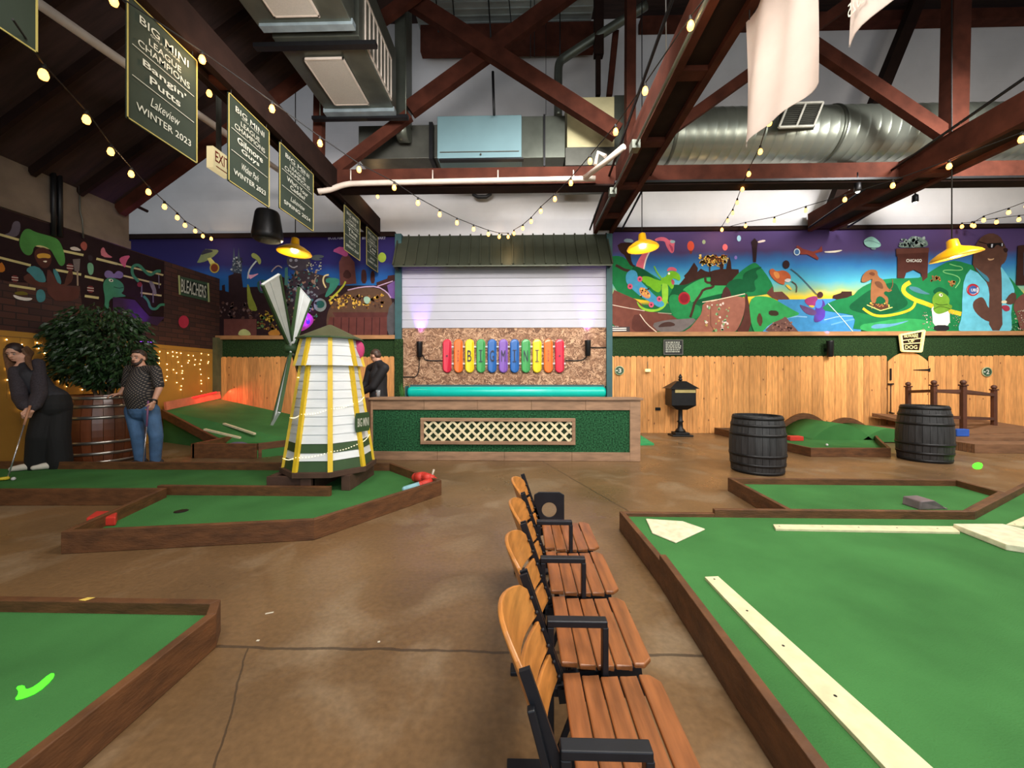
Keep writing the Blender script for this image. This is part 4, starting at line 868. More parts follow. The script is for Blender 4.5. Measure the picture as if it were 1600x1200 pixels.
# ================= string lights =================
def strand(pts, label, y0=None, y1=None, ys=None, extra_start=None, extra_end=None):
    n = len(pts)
    P = [W(u, v, (ys[i] if ys else y0+(y1-y0)*i/(n-1))) for i, (u, v) in enumerate(pts)]
    t = thing('string_lights', P[n//2], label, 'string lights', None); off = V((0, 0, .085))
    path = [p+off for p in P]
    if extra_start: path = [extra_start]+path
    if extra_end: path = path+[extra_end]
    build(MB().tube(path, .007, 5), 'cable', m_cord, t)
    base = None
    for p in P:
        if base is None:
            base = build(MB().lathe([(.004, -.045), (.024, -.034), (.033, -.005), (.024, .03), (.012, .045)], p, 10), 'bulb', m_bulb, t)
            cap = build(MB().lathe([(.014, .04), (.018, .045), (.016, .09), (.004, .095)], p, 8), 'socket', m_cord, base); p00 = p
        else:
            b = base.copy(); sc.collection.objects.link(b); b.location = p-p00
            c = cap.copy(); sc.collection.objects.link(c); c.parent = b
strand([(68,117),(135,187),(173,237),(205,272),(232,300),(257,323),(277,340),(289,352),(305,361),(317,369),(330,373)], 'string of warm bulbs falling from the upper left to the left mural', 3.0, 9.2, extra_start=W(20, 30, 2.4))
strand([(316,93),(425,170),(500,224),(561,265),(616,293),(653,317),(687,335),(714,348),(740,358),(763,366),(780,370),(794,370)], 'string of warm bulbs drooping from the banner truss to the awning', 4.0, 9.0, extra_start=W(180, -10, 3.0))
strand([(803,365),(817,357),(830,346),(845,330),(867,311),(892,286),(922,252),(962,206),(1008,142),(1079,40)], 'string of warm bulbs rising from the awning along the centre truss', 9.0, 3.6, extra_end=W(1115, -20, 3.2))
strand([(178,2),(327,146),(500,298),(590,307)], 'string of warm bulbs running behind the league banners', ys=[3.3, 4.9, 7.6, 8.6])
strand([(1267,36),(1202,192),(1188,237),(1170,272),(1160,296),(1152,317),(1145,333),(1137,345),(1128,359)], 'string of warm bulbs falling from behind the white banner to the right mural', ys=[3.4, 5.2, 5.9, 6.6, 7.2, 7.8, 8.4, 8.9, 9.2], extra_start=W(1285, -20, 3.0))
strand([(1165,353),(1210,345),(1259,329),(1320,312),(1395,290),(1483,260),(1596,218)], 'string of warm bulbs climbing along the right truss', 9.2, 5.0, extra_start=W(1128, 357, 9.25), extra_end=W(1680, 180, 4.2))
strand([(1503,354),(1522,353),(1537,344),(1576,332),(1604,322)], 'short string of warm bulbs over the painted bear, upper of two', 9.2, 7.4, extra_end=W(1660, 300, 6.8))
strand([(1519,352),(1557,347),(1592,343),(1625,340)], 'short string of warm bulbs over the painted bear, lower of two', 9.1, 8.0)
for u, v, Y in ((316,93,4.0), (425,170,4.6), (500,298,7.4), (588,307,8.5), (330,373,9.0), (1079,40,3.7), (1128,359,9.1), (1483,260,6.4), (794,366,8.9), (205,272,4.8)):
    lamp('POINT', 'bulb_glow', W(u, v+6, Y-.08), 5, (1, .66, .34), .03)
# ================= putting courses =================
def inset(poly, d):
    n = len(poly); A = sum(poly[i][0]*poly[(i+1) % n][1]-poly[(i+1) % n][0]*poly[i][1] for i in range(n)); sg = 1 if A > 0 else -1; out = []
    for i in range(n):
        p0, p, p1 = V(poly[i-1][:2]), V(poly[i][:2]), V(poly[(i+1) % n][:2]); a = (p-p0).normalized(); b = (p1-p).normalized()
        na = V((-a.y, a.x))*sg; nb = V((-b.y, b.x))*sg; m = (na+nb); l = m.length_squared
        out.append(p + (m*(2*d/l) if l > .2 else na*d))
    return out
def course(label, poly, zrim, zturf, th=.042, zs=None, skip=()):
    cx = sum(p[0] for p in poly)/len(poly); cy = sum(p[1] for p in poly)/len(poly)
    t = thing('putting_green', (cx, cy, 0), label, 'mini golf hole')
    ins = inset(poly, th-.004); build(MB().prism(ins, 0, zturf), 'turf', m_turf, t); ins = inset(poly, th); n = len(poly)
    for i in range(n):
        if i in skip: continue
        z = zs[i] if zs else zrim; j = (i+1) % n; a, b = poly[i], poly[j]; c, d = ins[j], ins[i]
        build(MB().prism([(a[0], a[1]), (b[0], b[1]), (c.x, c.y), (d.x, d.y)], 0.001, z), 'kerb_board', m_board, t, bevel=.004)
    return t
def pg(*pts, z): return [tuple(G(u, v, z)[:2]) for u, v in pts]
# -- windmill course
P1 = pg((95, 831), (490, 812), (690, 750), (612, 723), z=.17)
b0 = G(300, 722, .17); bl = G(-160, 722, .17); il = G(-160, 767, .17); ic = G(250, 764, .17)
bl.x = il.x = max(bl.x, XL+.03)
P1 = P1 + [(bl.x, b0.y), (il.x, il.y), (ic.x, ic.y)]
c1 = course('windmill putting green with two lanes, dark kerb boards and red corner blocks', P1, .17, .07)
a, b = G(252, 757, .17), G(522, 757, .17)
build(MB().box(a.x, a.y-.05, .06, b.x, a.y+.0, .17), 'divider_board', m_board, c1, bevel=.004)
cup = G(283, 799, .07); build(MB().lathe([(.055, .0715), (.055, .073), (.045, .073)], (cup.x, cup.y, 0), 24, cap=False).lathe([(0, .0722), (.046, .0722)], (cup.x, cup.y, 0), 24, cap=False), 'golf_cup', m_black, c1)
m_red = M('worn red paint', (196, 52, 40), .55, var=.12); m_lb = M('pale blue paint', (140, 190, 205), .5, var=.1)
def wedge(pts, z0, z1, name, mat, label, cat, bev=.012):
    q = MB().prism([tuple(G(u, v, z0)[:2]) for u, v in pts], z0, z1); return build(q, name, mat, label=label, cat=cat, bevel=bev)
wedge([(134, 824), (181, 822), (184, 812), (150, 812)], .07, .15, 'corner_block', m_red, 'red block in the left corner of the windmill green', 'block')
t = thing('toy_float', G(660, 758, .07), 'red and pale blue tapered float lying in the right corner of the windmill green', 'toy')
a, b, c = G(632, 764, .12), G(655, 758, .12), G(678, 751, .13)
build(MB().limb([(a, .028), (b, .038)]), 'tip', m_lb, t); build(MB().limb([(b+V((.01,.0,0)), .04), (c, .045)]), 'body', m_red, t)
t = thing('toy_block', G(660, 745, .1), 'red knobbed toy block lying on the corner kerb of the windmill green', 'toy')
a, b = G(650, 746, .15), G(674, 747, .16); build(MB().limb([(a, .055), (a.lerp(b, .5)+V((0,0,.01)), .06), (b, .045)]), 'body', m_red, t); build(MB().tube([b, b+V((.03, 0, .10))], .012), 'handle', m_pipe, t)
# -- left front course
P2 = pg((345, 936), (338, 958), (31, 1200), z=.17)
dx = (P2[2][0]-P2[1][0])/(P2[2][1]-P2[1][1]); yn = .75; xr = P2[1][0]+dx*(yn-P2[1][1]); y2 = P2[0][1]
P2 = [P2[0], P2[1], (xr, yn), (-3.6, yn), (-3.6, y2)]
course('green putting lane in the lower left corner with a slanting kerb', P2, .17, .11)
p = G(140, 934, .17); build(MB().prism([(p.x-.03, p.y-.025), (p.x+.01, p.y-.03), (p.x+.03, p.y+.0), (p.x-.01, p.y+.0)], .171, .1725), 'paper_scrap', M('yellow paper', (220, 190, 90), .7), label='tiny yellow sticker on the back kerb of the lower left green', cat='sticker')
m_lime = M('glowing green laser', (70, 255, 40), .5, var=0, emit=1.6)
q = MB(); 
def dot(pts, z): q.poly([G(u, v, z) for u, v in pts])
dot(chaikin([(22, 1094), (30, 1082), (24, 1073), (38, 1070), (40, 1078), (55, 1072), (78, 1052), (86, 1052), (82, 1062), (60, 1082), (36, 1092)], 1), .1125)
build(q, 'laser_spot', m_lime, label='bright green laser streak on the lower left turf', cat='laser spot')
q = MB(); dot(chaikin([(1518, 727), (1526, 722), (1536, 724), (1534, 733), (1522, 733)], 1), .002); build(q, 'laser_spot', m_lime, label='bright green laser dot on the floor right of the barrels', cat='laser spot')
# -- big right course
t3 = .133
P3 = pg((975, 805), (1012, 858), z=.185); P3b = pg((1030, 866), (1275, 1200), z=.2)
far1 = G(1118, 797, .2); far2 = G(1512, 797, .2); far3 = G(1650, 729, .2)
dx = (P3b[1][0]-P3b[0][0])/(P3b[1][1]-P3b[0][1]); xn = P3b[0][0]+dx*(.55-P3b[0][1])
poly3 = [(xn, .55), (8.0, .55), (8.0, far3.y), (far3.x, far3.y), (far2.x, far2.y), (far1.x, far2.y), (P3[0][0], far2.y), P3b[0]]
zs = [.2, .2, .2, .2, .2, .165, .165, .2]
c3 = course('large baseball themed putting green filling the lower right', poly3, .2, t3, zs=zs)
def plate(pts, z0, z1, label, mat=m_cream, name='home_plate', holes=None):
    q = MB().prism([tuple(G(u, v, z1)[:2]) for u, v in pts], z0, z1); return build(q, name, mat, label=label, cat=name.replace('_', ' '), bevel=.006)
m_plate = M('scuffed plate rubber', (216, 210, 180), .7, var=.18, scale=18)
plate([(1009, 810), (1067, 814), (1102, 826), (1056, 847), (1019, 832)], t3, t3+.012, 'flat home plate at the near left corner of the big green', m_plate)
plate([(1489, 818), (1566, 818), (1640, 836), (1640, 860), (1572, 850)], t3, t3+.045, 'thick white base at the right edge of the big green', m_plate, 'raised_base')
def strip(pts, label, hts=.018):
    r = thing('chalk_line_board', G(*pts[0], t3), label, 'white board'); z1 = t3+hts
    build(MB().prism([tuple(G(u, v, z1)[:2]) for u, v in pts], t3, z1), 'board', m_cream, r, bevel=.002)
    a = G((pts[0][0]+pts[1][0])/2, (pts[0][1]+pts[1][1])/2, z1); b = G((pts[2][0]+pts[3][0])/2, (pts[2][1]+pts[3][1])/2, z1); q = MB()
    for s in (.03, .27, .47, .68, .9): q.lathe([(.006, 0), (.006, .0006)], a.lerp(b, s)+V((0, .006, .0005)), 8)
    build(q, 'screw_heads', m_black, r)
strip([(1101, 901), (1122, 900), (1560, 1290), (1470, 1290)], 'long white painted board running diagonally across the big green')
strip([(1208, 819), (1212, 826), (1500, 831), (1490, 822)], 'white painted board lying across the far side of the big green')
strip([(1572, 819), (1597, 822), (1665, 800), (1660, 780)], 'short white board just behind the thick base at the right edge')
# -- second right course
P4 = pg((1137, 768), (1218, 800), (1530, 815), (1640, 790), z=0)
a, b, c, d_ = G(1137, 746, .157), G(1490, 748, .157), G(1570, 769, .157), G(1530, 790, .157)
e_ = G(1232, 797, .157)
poly4 = [(a.x, a.y), (e_.x, far2.y+.01), (far2.x-.02, far2.y+.01), (c.x, c.y), (b.x, a.y-.02)]
course('narrow putting green between the two black barrels and the big green', poly4, .157, .09)
q = MB(); a = G(1437, 797, .09); b = G(1484, 796, .09); h = .09
q.extr([(a.x, a.y, .09), (b.x, b.y, .09), (b.x-.06, b.y, .12), (a.x+.14, a.y, .09+h), (a.x+.01, a.y, .09+h*.9)], (0, .17, 0)); build(q, 'ramp_block', M('grey and red painted block', (118, 104, 108), .7, var=.35, scale=5), label='worn grey and red wedge block on the narrow green', cat='block', bevel=.01)
# -- far right humps course
P5 = [G(1268, 712, .02), G(1250, 702, .15)]
a = G(1116, 668, .15); b = G(1267, 700, .15); c = G(1370, 696, .15); yb = 9.15
poly5 = [(a.x, a.y), (b.x, b.y), (c.x, b.y+.02), (c.x+.75, 7.6), (8.15, yb), (a.x+.1, yb)]
c5 = course('humped putting green behind the black barrels at the right fence', poly5, .15, .06)
q = MB()
def hump(uc, w, hh, Y0_, Y1_, ext=0):
    c = W(uc, 0, Y0_).x; n = 14; pts = [(c-w+2*w*i/n, Y0_, .02+hh*math.sin(PI*i/n)) for i in range(n+1)]; return pts
for uc, w, hh in ((1283, .66, .40), (1352, .58, .30)):
    pts = hump(uc, w, hh, 8.55, 9.1); build(MB().extr([(p[0], 9.02, p[2]+.09) for p in pts], (0, .06, 0)), 'hump_board', m_board, c5)
    build(MB().extr([(p[0], 8.0, p[2]*.92) for p in pts], (0, 1.0, 0), 0, True), 'turf_hump', m_turf, c5)
for u, v, mt, lb in ((1245, 689, m_red, 'small red block left on the humped green'), (1232, 676, M('pale yellow paint', (206, 200, 90), .6), 'small yellow block on the humped green beside the barrel')):
    p = G(u, v, .06); build(MB().box(p.x-.13, p.y, .06, p.x+.14, p.y+.15, .15), 'corner_block', mt, label=lb, cat='block', bevel=.01)
build(MB().ball(G(1292, 695, .085)+V((0, 0, .0)), .022, 12), 'golf_ball', m_white, label='white golf ball on the humped green', cat='golf ball')
# -- green patch behind the counter
a, b, c = G(1001, 680, .03), G(1022, 693, .03), G(1001, 694, .03)
build(MB().prism([(a.x-.3, a.y), (a.x, a.y), (b.x, b.y), (c.x-.3, c.y)], 0, .03), 'putting_mat', M('bright putting mat', (46, 150, 88), .9, bump=.3, bscale=90), label='corner of a green mat poking out behind the right end of the counter', cat='mat')
# -- far right timber platform with rails
pl = thing('timber_platform', G(1560, 690, 0), 'low timber platform with stepped boards at the far right', 'platform')
m_deck = M('weathered deck board', (118, 84, 58), .65, var=.25, scale=5, stretch=(1, 4, 4), island=.12)
a, b = G(1478, 690, 0), G(1640, 705, 0); x0 = W(1487, 0, 7.4).x
for i, (xa_, ya, xb_, yb_, z) in enumerate(((x0, 7.35, 11.5, 9.2, .22), (W(1518, 0, 7.0).x, 6.95, 11.5, 7.35, .16))):
    q = MB(); n = 6
    for k in range(n): q.box(xa_, ya+(yb_-ya)*k/n, .001, xb_, ya+(yb_-ya)*(k+1)/n-.008, z)
    build(q, 'deck_boards', m_deck, pl, bevel=.004)
pts = [(8.55, 7.9, .22), (9.1, 7.9, .22), (10.8, 8.6, .22), (10.8, 9.2, .22), (8.55, 9.2, .22)]
a = W(1495, 0, 7.9); b = W(1570, 0, 8.6)
build(MB().add([(a.x-.3, 7.6, .22), (b.x+.4, 8.1, .22), (b.x+.3, 9.2, .30), (a.x-.5, 9.2, .42), (a.x-.3, 7.6, .24), (b.x+.4, 8.1, .24), (b.x+.3, 9.2, .34), (a.x-.5, 9.2, .50)], [(0,3,2,1),(4,5,6,7),(0,1,5,4),(1,2,6,5),(2,3,7,6),(3,0,4,7)]), 'ramp_boards', m_deck, pl)
rl = thing('railing', W(1500, 658, 7.9), 'small dark timber railing with capped posts in front of the arched gate', 'railing')
posts = [(1419, 660, 602, 8.7), (1459, 660, 600, 8.0), (1505, 663, 600, 7.7), (1553, 658, 607, 8.6)]; PP = []
m_rail = M('reddish railing timber', (80, 44, 28), .6, var=.2)
for u, vb, vt, Y in posts:
    b = W(u, vb, Y); tp = W(u, vt+3, Y); w_ = .036; bz = .24 if Y < 8 else .25
    q = MB().box(b.x-w_, Y-w_, bz, b.x+w_, Y+w_, tp.z).box(b.x-w_-.015, Y-w_-.015, tp.z, b.x+w_+.015, Y+w_+.015, tp.z+.03).ball((b.x, Y, tp.z+.07), .05, 10)
    build(q, 'rail_post', m_rail, rl, bevel=.004); PP.append((b.x, Y, tp.z))
for i, j in ((0, 1), (1, 2), (2, 3), (1, 3)):
    for dz in (.10, .62):
        a, b = PP[i], PP[j]; build(MB().beam((a[0], a[1], a[2]-dz), (b[0], b[1], b[2]-dz), .04, .06), 'rail_bar', m_rail, rl)
p = W(1499, 654, 7.5); build(MB().box(p.x-.13, 7.42, .225, p.x+.1, 7.52, .36), 'blue_box', M('blue plastic', (40, 84, 170), .5), label='small blue block on the platform beside the right barrel', cat='block', bevel=.01)
# ================= left ramp hole =================
rp = thing('ramp_green', (-5.5, 7.5, 0), 'sloping putting ramp with a red lit back rail in the left corner', 'mini golf hole')
def GZ(u, v, z): return G(u, v, z)
A = L(338, 623, -7.42); A = V((-7.40, 9.1, A.z)); n_ = 12
B_ = W(250, 646, 6.9); B_ = V((max(B_.x, -7.4), 7.0, B_.z)); Bx = W(254, 636, 7.3)
C_ = G(356, 690, .14); D_ = G(462, 690, .14); E_ = W(462, 660, 9.1)
TL_, TR_ = V((-7.40, 9.12, 1.33-33/600*9.1)), V((W(462, 0, 9.12).x, 9.12, .42))
BL_, BR_ = V((-7.40, 7.75, 1.33-52/600*7.75)), G(350, 692, .14)
BR2 = G(470, 690, .14)
top = [BL_, BR_, BR2, TR_, TL_]
q = MB(); lo = [V((p.x, p.y, .0)) for p in top]; q.add(top+lo, [(0,1,2),(0,2,3),(0,3,4)]+[(i, 5+i, 5+(i+1) % 5, (i+1) % 5) for i in range(5)], 0)
build(q, 'turf_slope', m_turf, rp)
build(MB().beam(BL_+V((0,-.03,-.06)), BR_+V((0,-.03,-.04)), .05, .16), 'side_board', m_board, rp, bevel=.004)
m_redlit = M('red glowing strip', (255, 30, 30), .5, var=0, emit=3.0)
build(MB().beam(TL_+V((.04,.06,.08)), BL_+V((.04,.0,.08)), .05, .17), 'back_rail', M('salmon rail board', (206, 120, 90), .6), rp)
build(MB().beam(TL_+V((.09,-.1,.15)), TL_.lerp(BL_, .55)+V((.09,0,.15)), .02, .03), 'led_strip', m_redlit, rp)
lamp('AREA', 'led_strip_light', TL_.lerp(BL_, .15)+V((.2, 0, .2)), 9, (1, .06, .05), .9, TL_+V((.5, -.2, -.3)), sy=.1)
for s in (.1,.9): pass
q = MB(); a, b, c = G(300, 690, .16), G(372, 703, .16), G(470, 697, .16)
build(MB().box(G(300, 716, 0).x, G(300, 716, 0).y, .0, G(401, 716, 0).x, G(300, 716, 0).y+.05, .24).box(G(300, 716, 0).x-.02, G(300, 716, 0).y, 0, G(300, 716, 0).x+.04, G(300, 716, 0).y+.9, .24), 'kerb_board', m_board, rp, bevel=.004)
f0, f1 = G(401, 716, 0), G(470, 706, 0); build(MB().beam((f0.x, f0.y+.03, .12), (f1.x, f1.y+.03, .12), .05, .24), 'kerb_board', m_board, rp, bevel=.004)
g0 = G(300, 716, 0); build(MB().prism([(g0.x+.03, g0.y+.04), (f0.x, g0.y+.04), (f1.x+.3, f1.y+.05), (f1.x+.3, D_.y+.2), (g0.x+.03, D_.y+.2)], .0, .13), 'turf', m_turf, rp)
# lane strips laid on the ramp, a rock and ball
def onramp(u, v):
    n = (BR2-BL_).cross(TR_-BL_).normalized(); d = ray(u, v); t_ = (BL_-V((0, 0, H))).dot(n)/d.dot(n); return V((d.x*t_, d.y*t_, H+d.z*t_))+V((0, 0, .012))
for (a, b), lb in ((((320, 672), (375, 685)), 'nearer'), (((350, 663), (398, 679)), 'farther')):
    build(MB().beam(onramp(*a), onramp(*b), .05, .03), 'guide_board', m_cream, label=lb+' pale guide board lying on the left ramp', cat='guide board')
p = G(372, 697, .13); build(MB().ball(p, (.20, .10, .075), 14), 'painted_rock', M('dull violet stone', (96, 92, 112), .8, bump=.3), label='dull violet rock at the foot of the left ramp', cat='rock')
# ================= windmill =================
wx, wy = -2.31, 4.58; zb0 = .3
wm = thing('windmill', (wx, wy, .07), 'white octagonal windmill with yellow battens, green bands and four vanes', 'windmill')
ang0 = math.atan2(-wy, -wx)
m_shing = M('white painted shingles', (222, 227, 232), .6, var=.05, scale=5, stretch=(1, 1, 3)); m_wgreen = M('windmill green paint', (46, 74, 40), .6, var=.12); m_wyel = M('windmill yellow paint', (222, 186, 40), .55, var=.08)
m_wroof = M('olive felt roof', (92, 94, 66), .8, var=.15, scale=6); m_wood = M('rough dark timber', (74, 50, 38), .75, var=.3, bump=.3)
def ang(k): return ang0 + k*PI/4
def oct_(r, z): return [(wx+r*math.cos(ang(k)), wy+r*math.sin(ang(k)), z) for k in range(8)]
def rad(z): return .478 + (z-.30)*(.300-.478)/(1.49-.30)
q = MB()
def rows(q, zs, rf, mats, lap=.012):
    for i in range(len(zs)-1):
        a, b = oct_(rf(zs[i])+lap, zs[i]), oct_(rf(zs[i+1])+.001, zs[i+1]+.004); n = len(q.v)
        q.add(a+b, [(k, (k+1) % 8, 8+(k+1) % 8, 8+k) for k in range(8)]+[tuple(range(7, -1, -1))], mats[i])
zs_ = [.30, .415, .50, .60] + [.60+i*.0989 for i in range(1, 10)]; rows(q, zs_, rad, [1, 0, 1]+[0]*9)
build(q, 'tower_walls', [m_shing, m_wgreen], wm)
q = MB(); rc = lambda z: .365+(z-1.47)*(.285-.365)/.34
rows(q, [1.47, 1.585, 1.70, 1.81], rc, [0, 0, 0]); build(q, 'cap_walls', m_shing, wm)
for k in range(8):
    q = MB(); up_ = V((math.cos(ang(k)), math.sin(ang(k)), 0))
    for (z0_, z1_, f, lap) in ((.29, 1.48, rad, .014), (1.465, 1.81, rc, .014)):
        a = V((wx, wy, z0_))+up_*(f(z0_)+lap); b = V((wx, wy, z1_))+up_*(f(z1_)+lap)
        q.beam(a, b, .052 if z0_ < 1 else .045, .03, up=up_)
    build(q, 'corner_batten', m_wyel, wm)
q = MB(); a, b = oct_(.37, 1.80), oct_(.02, 1.965); a2 = oct_(.375, 1.785); q.add(a+b, [(k, (k+1) % 8, 8+(k+1) % 8, 8+k) for k in range(8)]+[tuple(range(8, 16))], 0); q.add(a2+a, [(k, (k+1) % 8, 8+(k+1) % 8, 8+k) for k in range(8)]+[tuple(range(7, -1, -1))], 1)
build(q, 'roof_cap', [m_wroof, m_wgreen], wm)
q = MB().prism([(p[0], p[1]) for p in oct_(.53, 0)], .24, .30); q.box(wx-.50, wy-.40, .071, wx-.42, wy+.4, .24).box(wx-.1, wy-.46, .071, wx+.02, wy+.40, .24).box(wx+.30, wy-.35, .071, wx+.40, wy+.35, .24).box(wx-.50, wy-.42, .10, wx+.02, wy-.38, .24)
build(q, 'base_frame', m_wood, wm, bevel=.004)
# vanes
hub = V((-2.70, 4.44, 1.675)); dirv = V((.3, -.95, 0)).normalized(); axn = dirv.cross(V((0, 0, 1))).normalized()
if axn.x > 0: axn = -axn
build(MB().lathe([(.03, -.02), (.055, 0), (.055, .10), (.025, .12)], hub-axn*.05, 16, ax=axn).tube([hub, hub-axn*.30], .03), 'hub', m_wgreen, wm)
m_vane = M('grey white vane sheet', (200, 206, 206), .5, var=.08)
for k, (h_, v_) in enumerate(((.76, .60), (-.60, .76), (-.76, -.60), (.60, -.76))):
    d1 = (dirv*h_+V((0, 0, v_))).normalized(); side = d1.cross(axn).normalized()
    sd = (side*math.cos(math.radians(28))+axn*math.sin(math.radians(28))).normalized()
    nn = d1.cross(sd).normalized()
    def q4(r, s): return hub+d1*r+sd*s
    r1 = .97; A_ = [q4(.10, -.03), q4(r1, -.13), q4(r1+.02, .10), q4(.10, .03)]
    v_root = build(MB().extr(A_, nn*.006), 'vane', m_vane, wm)
    build(MB().beam(A_[0], A_[1], .022, .03, up=nn).beam(A_[3], A_[2], .022, .03, up=nn), 'vane_edge', m_wgreen, v_root)
    build(MB().beam(A_[1], A_[2], .018, .024, up=nn).beam(q4(0, 0), q4(r1, 0), .02, .02, up=nn), 'vane_spar', m_vane, v_root)
    if k == 2:
        q = MB()
        for i in range(14): q.beam(q4(.18+i*.055, -.05-.003*i), q4(.18+i*.055, .06), .014, .012, up=nn)
        build(q, 'vane_slats', m_wgreen, v_root)
# sign, flower, string of tiny lights
sgn = V((wx, wy, 0)); fd = V((math.cos(ang(.95)), math.sin(ang(.95)), 0)); rt = fd.cross(V((0, 0, 1))); rt = -rt if rt.x < 0 else rt
z_s = 1.33-(663-590)/600*4.3; cS = V((wx, wy, z_s))+fd*(rad(z_s)+.03)+rt*.06
sg = build(MB().extr([cS+rt*x+V((0, 0, z)) for x, z in ((-.10, -.11), (.10, -.11), (.11, -.06), (.11, .06), (.095, .11), (-.095, .11), (-.11, .06), (-.11, -.06))], fd*.02), 'name_sign', m_wgreen, wm)
q = MB(); put_text(q, 'BIG MINI', cS+fd*.0225, rt, (0, 0, 1), .18, .10, 0, .015); build(q, 'sign_lettering', m_let, sg)
fl = V((wx, wy, 1.33+47/600*4.4)); fe = V((math.cos(ang(2.0)), math.sin(ang(2.0)), 0)); q = MB().ball(fl+fe*(rc(1.68)+.0), (.075, .075, .12), 14, ax=None); build(q, 'pink_window', M('pink paint', (214, 70, 130), .6), wm)
q = MB(); q2 = MB(); n = 190
for i in range(n):
    s = i/n; z = .33+1.02*s; a = ang(-3.2+s*17.5) ; 
    kk = ((a-ang0)/(PI/4)) % 1; ro = (rad(z)+.03)*math.cos(PI/8)/math.cos((kk-.5)*PI/4)
    z -= .02*math.sin(kk*PI)
    q2.v.append((0,0,0)) if False else None
    p = V((wx+ro*math.cos(a), wy+ro*math.sin(a), z)); q.ball(p, .0055, 6)
    if i: q2.beam(pp, p, .0012, .0012)
    pp = p
o = build(q, 'fairy_bulbs', M('tiny warm light', (255, 236, 190), .4, var=0, emit=2.2), wm); o['kind'] = 'stuff'
build(q2, 'fairy_wire', M('white wire', (220, 216, 200), .6), wm)
# ================= counter =================
Yc = 6.15; x0, x1 = W(580, 0, Yc).x, W(1000, 0, Yc).x; zt_ = W(800, 622, Yc).z
m_plank = M('grey brown fir plank', (150, 118, 92), .6, var=.25, scale=4, stretch=(1, 5, 5), island=.12, bump=.1)
ct = thing('counter_wall', ((x0+x1)/2, Yc, 0), 'long plank framed counter wall faced with green grass and a lattice panel', 'counter')
def zc_(v): return W(800, v, Yc).z
q = MB(); n = 5
for i in range(n): q.box(x0+(x1-x0)*i/n, Yc-.02, zc_(640.5), x0+(x1-x0)*(i+1)/n-.003, Yc+.03, zc_(625)); 
for i in range(4): q.box(x0+(x1-x0)*i/4, Yc-.02, .002, x0+(x1-x0)*(i+1)/4-.003, Yc+.03, zc_(706))
q.box(x1-.165, Yc-.025, .002, x1, Yc+.03, zc_(625)).box(x0, Yc-.025, .002, x0+.03, Yc+.03, zc_(625))
build(q, 'face_frame', m_plank, ct, bevel=.004)
build(MB().box(x0-.03, Yc-.05, zc_(625), x1+.04, Yc+.34, zc_(621.5)), 'top_board', m_plank, ct, bevel=.005)
build(MB().box(x0, Yc, .05, x1-.02, Yc+.25, zc_(625)), 'grass_facing', M('bright grass facing', (38, 84, 54), .9, var=.85, scale=44, bump=.8, bscale=120, spec=.15, detail=6), ct)
build(MB().box(x1-.02, Yc+.03, .002, x1, Yc+.30, zc_(625)).box(x0-.22, Yc+.03, .002, x0, Yc+.30, zc_(623)).box(x0-.24, Yc-.02, .002, x0, Yc+.03, zc_(623)), 'end_board', M('dark stained plank', (96, 64, 44), .6, var=.25, stretch=(4, 4, 1), island=.15), ct)
lx0, lx1 = W(658, 0, Yc).x, W(898.5, 0, Yc).x; lz0, lz1 = zc_(694), zc_(653); fw = .052
lf = build(MB().box(lx0, Yc-.05, lz0, lx1, Yc, lz0+fw).box(lx0, Yc-.05, lz1-fw, lx1, Yc, lz1).box(lx0, Yc-.05, lz0+fw, lx0+fw, Yc, lz1-fw).box(lx1-fw, Yc-.05, lz0+fw, lx1, Yc, lz1-fw), 'lattice_frame', m_plank, ct, bevel=.003)
q = MB(); ax0, ax1, az0, az1 = lx0+fw, lx1-fw, lz0+fw, lz1-fw; hh = az1-az0; st = .155
for sgn_, yy in ((1, Yc-.016), (-1, Yc-.026)):
    x = ax0-hh
    while x < ax1:
        pts = []
        s0 = max(0, (ax0-x)/hh if sgn_ > 0 else (ax0-x)/hh); s1 = min(1, (ax1-x)/hh)
        if s1-s0 > .08:
            if sgn_ > 0: a, b = (x+s0*hh, az0+s0*hh), (x+s1*hh, az0+s1*hh)
            else: a, b = (x+s0*hh, az1-s0*hh), (x+s1*hh, az1-s1*hh)
            q.beam((a[0], yy, a[1]), (b[0], yy, b[1]), .008, .036, up=(sgn_, 0, -1) if sgn_ > 0 else (1, 0, 1))
        x += st
build(q, 'lattice', M('pale lattice slat', (226, 214, 176), .6, var=.1, island=.1), lf)
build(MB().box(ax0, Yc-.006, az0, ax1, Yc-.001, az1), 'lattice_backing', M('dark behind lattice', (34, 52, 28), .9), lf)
# teal bumper behind the counter
yT = 8.7; a, b = W(638, 612.5, yT), W(946, 612.5, yT); rT = .125
tb = thing('teal_bumper', ((a.x+b.x)/2, yT, 0), 'long glossy self-lit teal tube resting behind the counter below the strand board', 'bumper tube')
build(MB().lathe([(.02, 0), (rT*.8, .01), (rT, .06), (rT, b.x-a.x-.06), (rT*.8, b.x-a.x-.01), (.02, b.x-a.x)], a, 28, ax=(1, 0, 0)), 'padded_tube', M('glossy self-lit teal vinyl', (10, 176, 160), .3, var=.06, emit=.22), tb)  # teal glow is put into the vinyl as emission
build(MB().box(a.x+.02, yT-.08, 0, b.x-.02, yT+.10, a.z-rT+.02), 'support_box', m_board, tb)
build(MB().box(a.x-.04, yT-.12, 0, a.x-.02, yT+.12, a.z+rT+.01).box(b.x+.01, yT-.12, 0, b.x+.04, yT+.12, a.z+rT+.02).box(a.x, yT+.13, 0, b.x, yT+.16, a.z+rT+.04), 'tray_board', m_teal, tb)
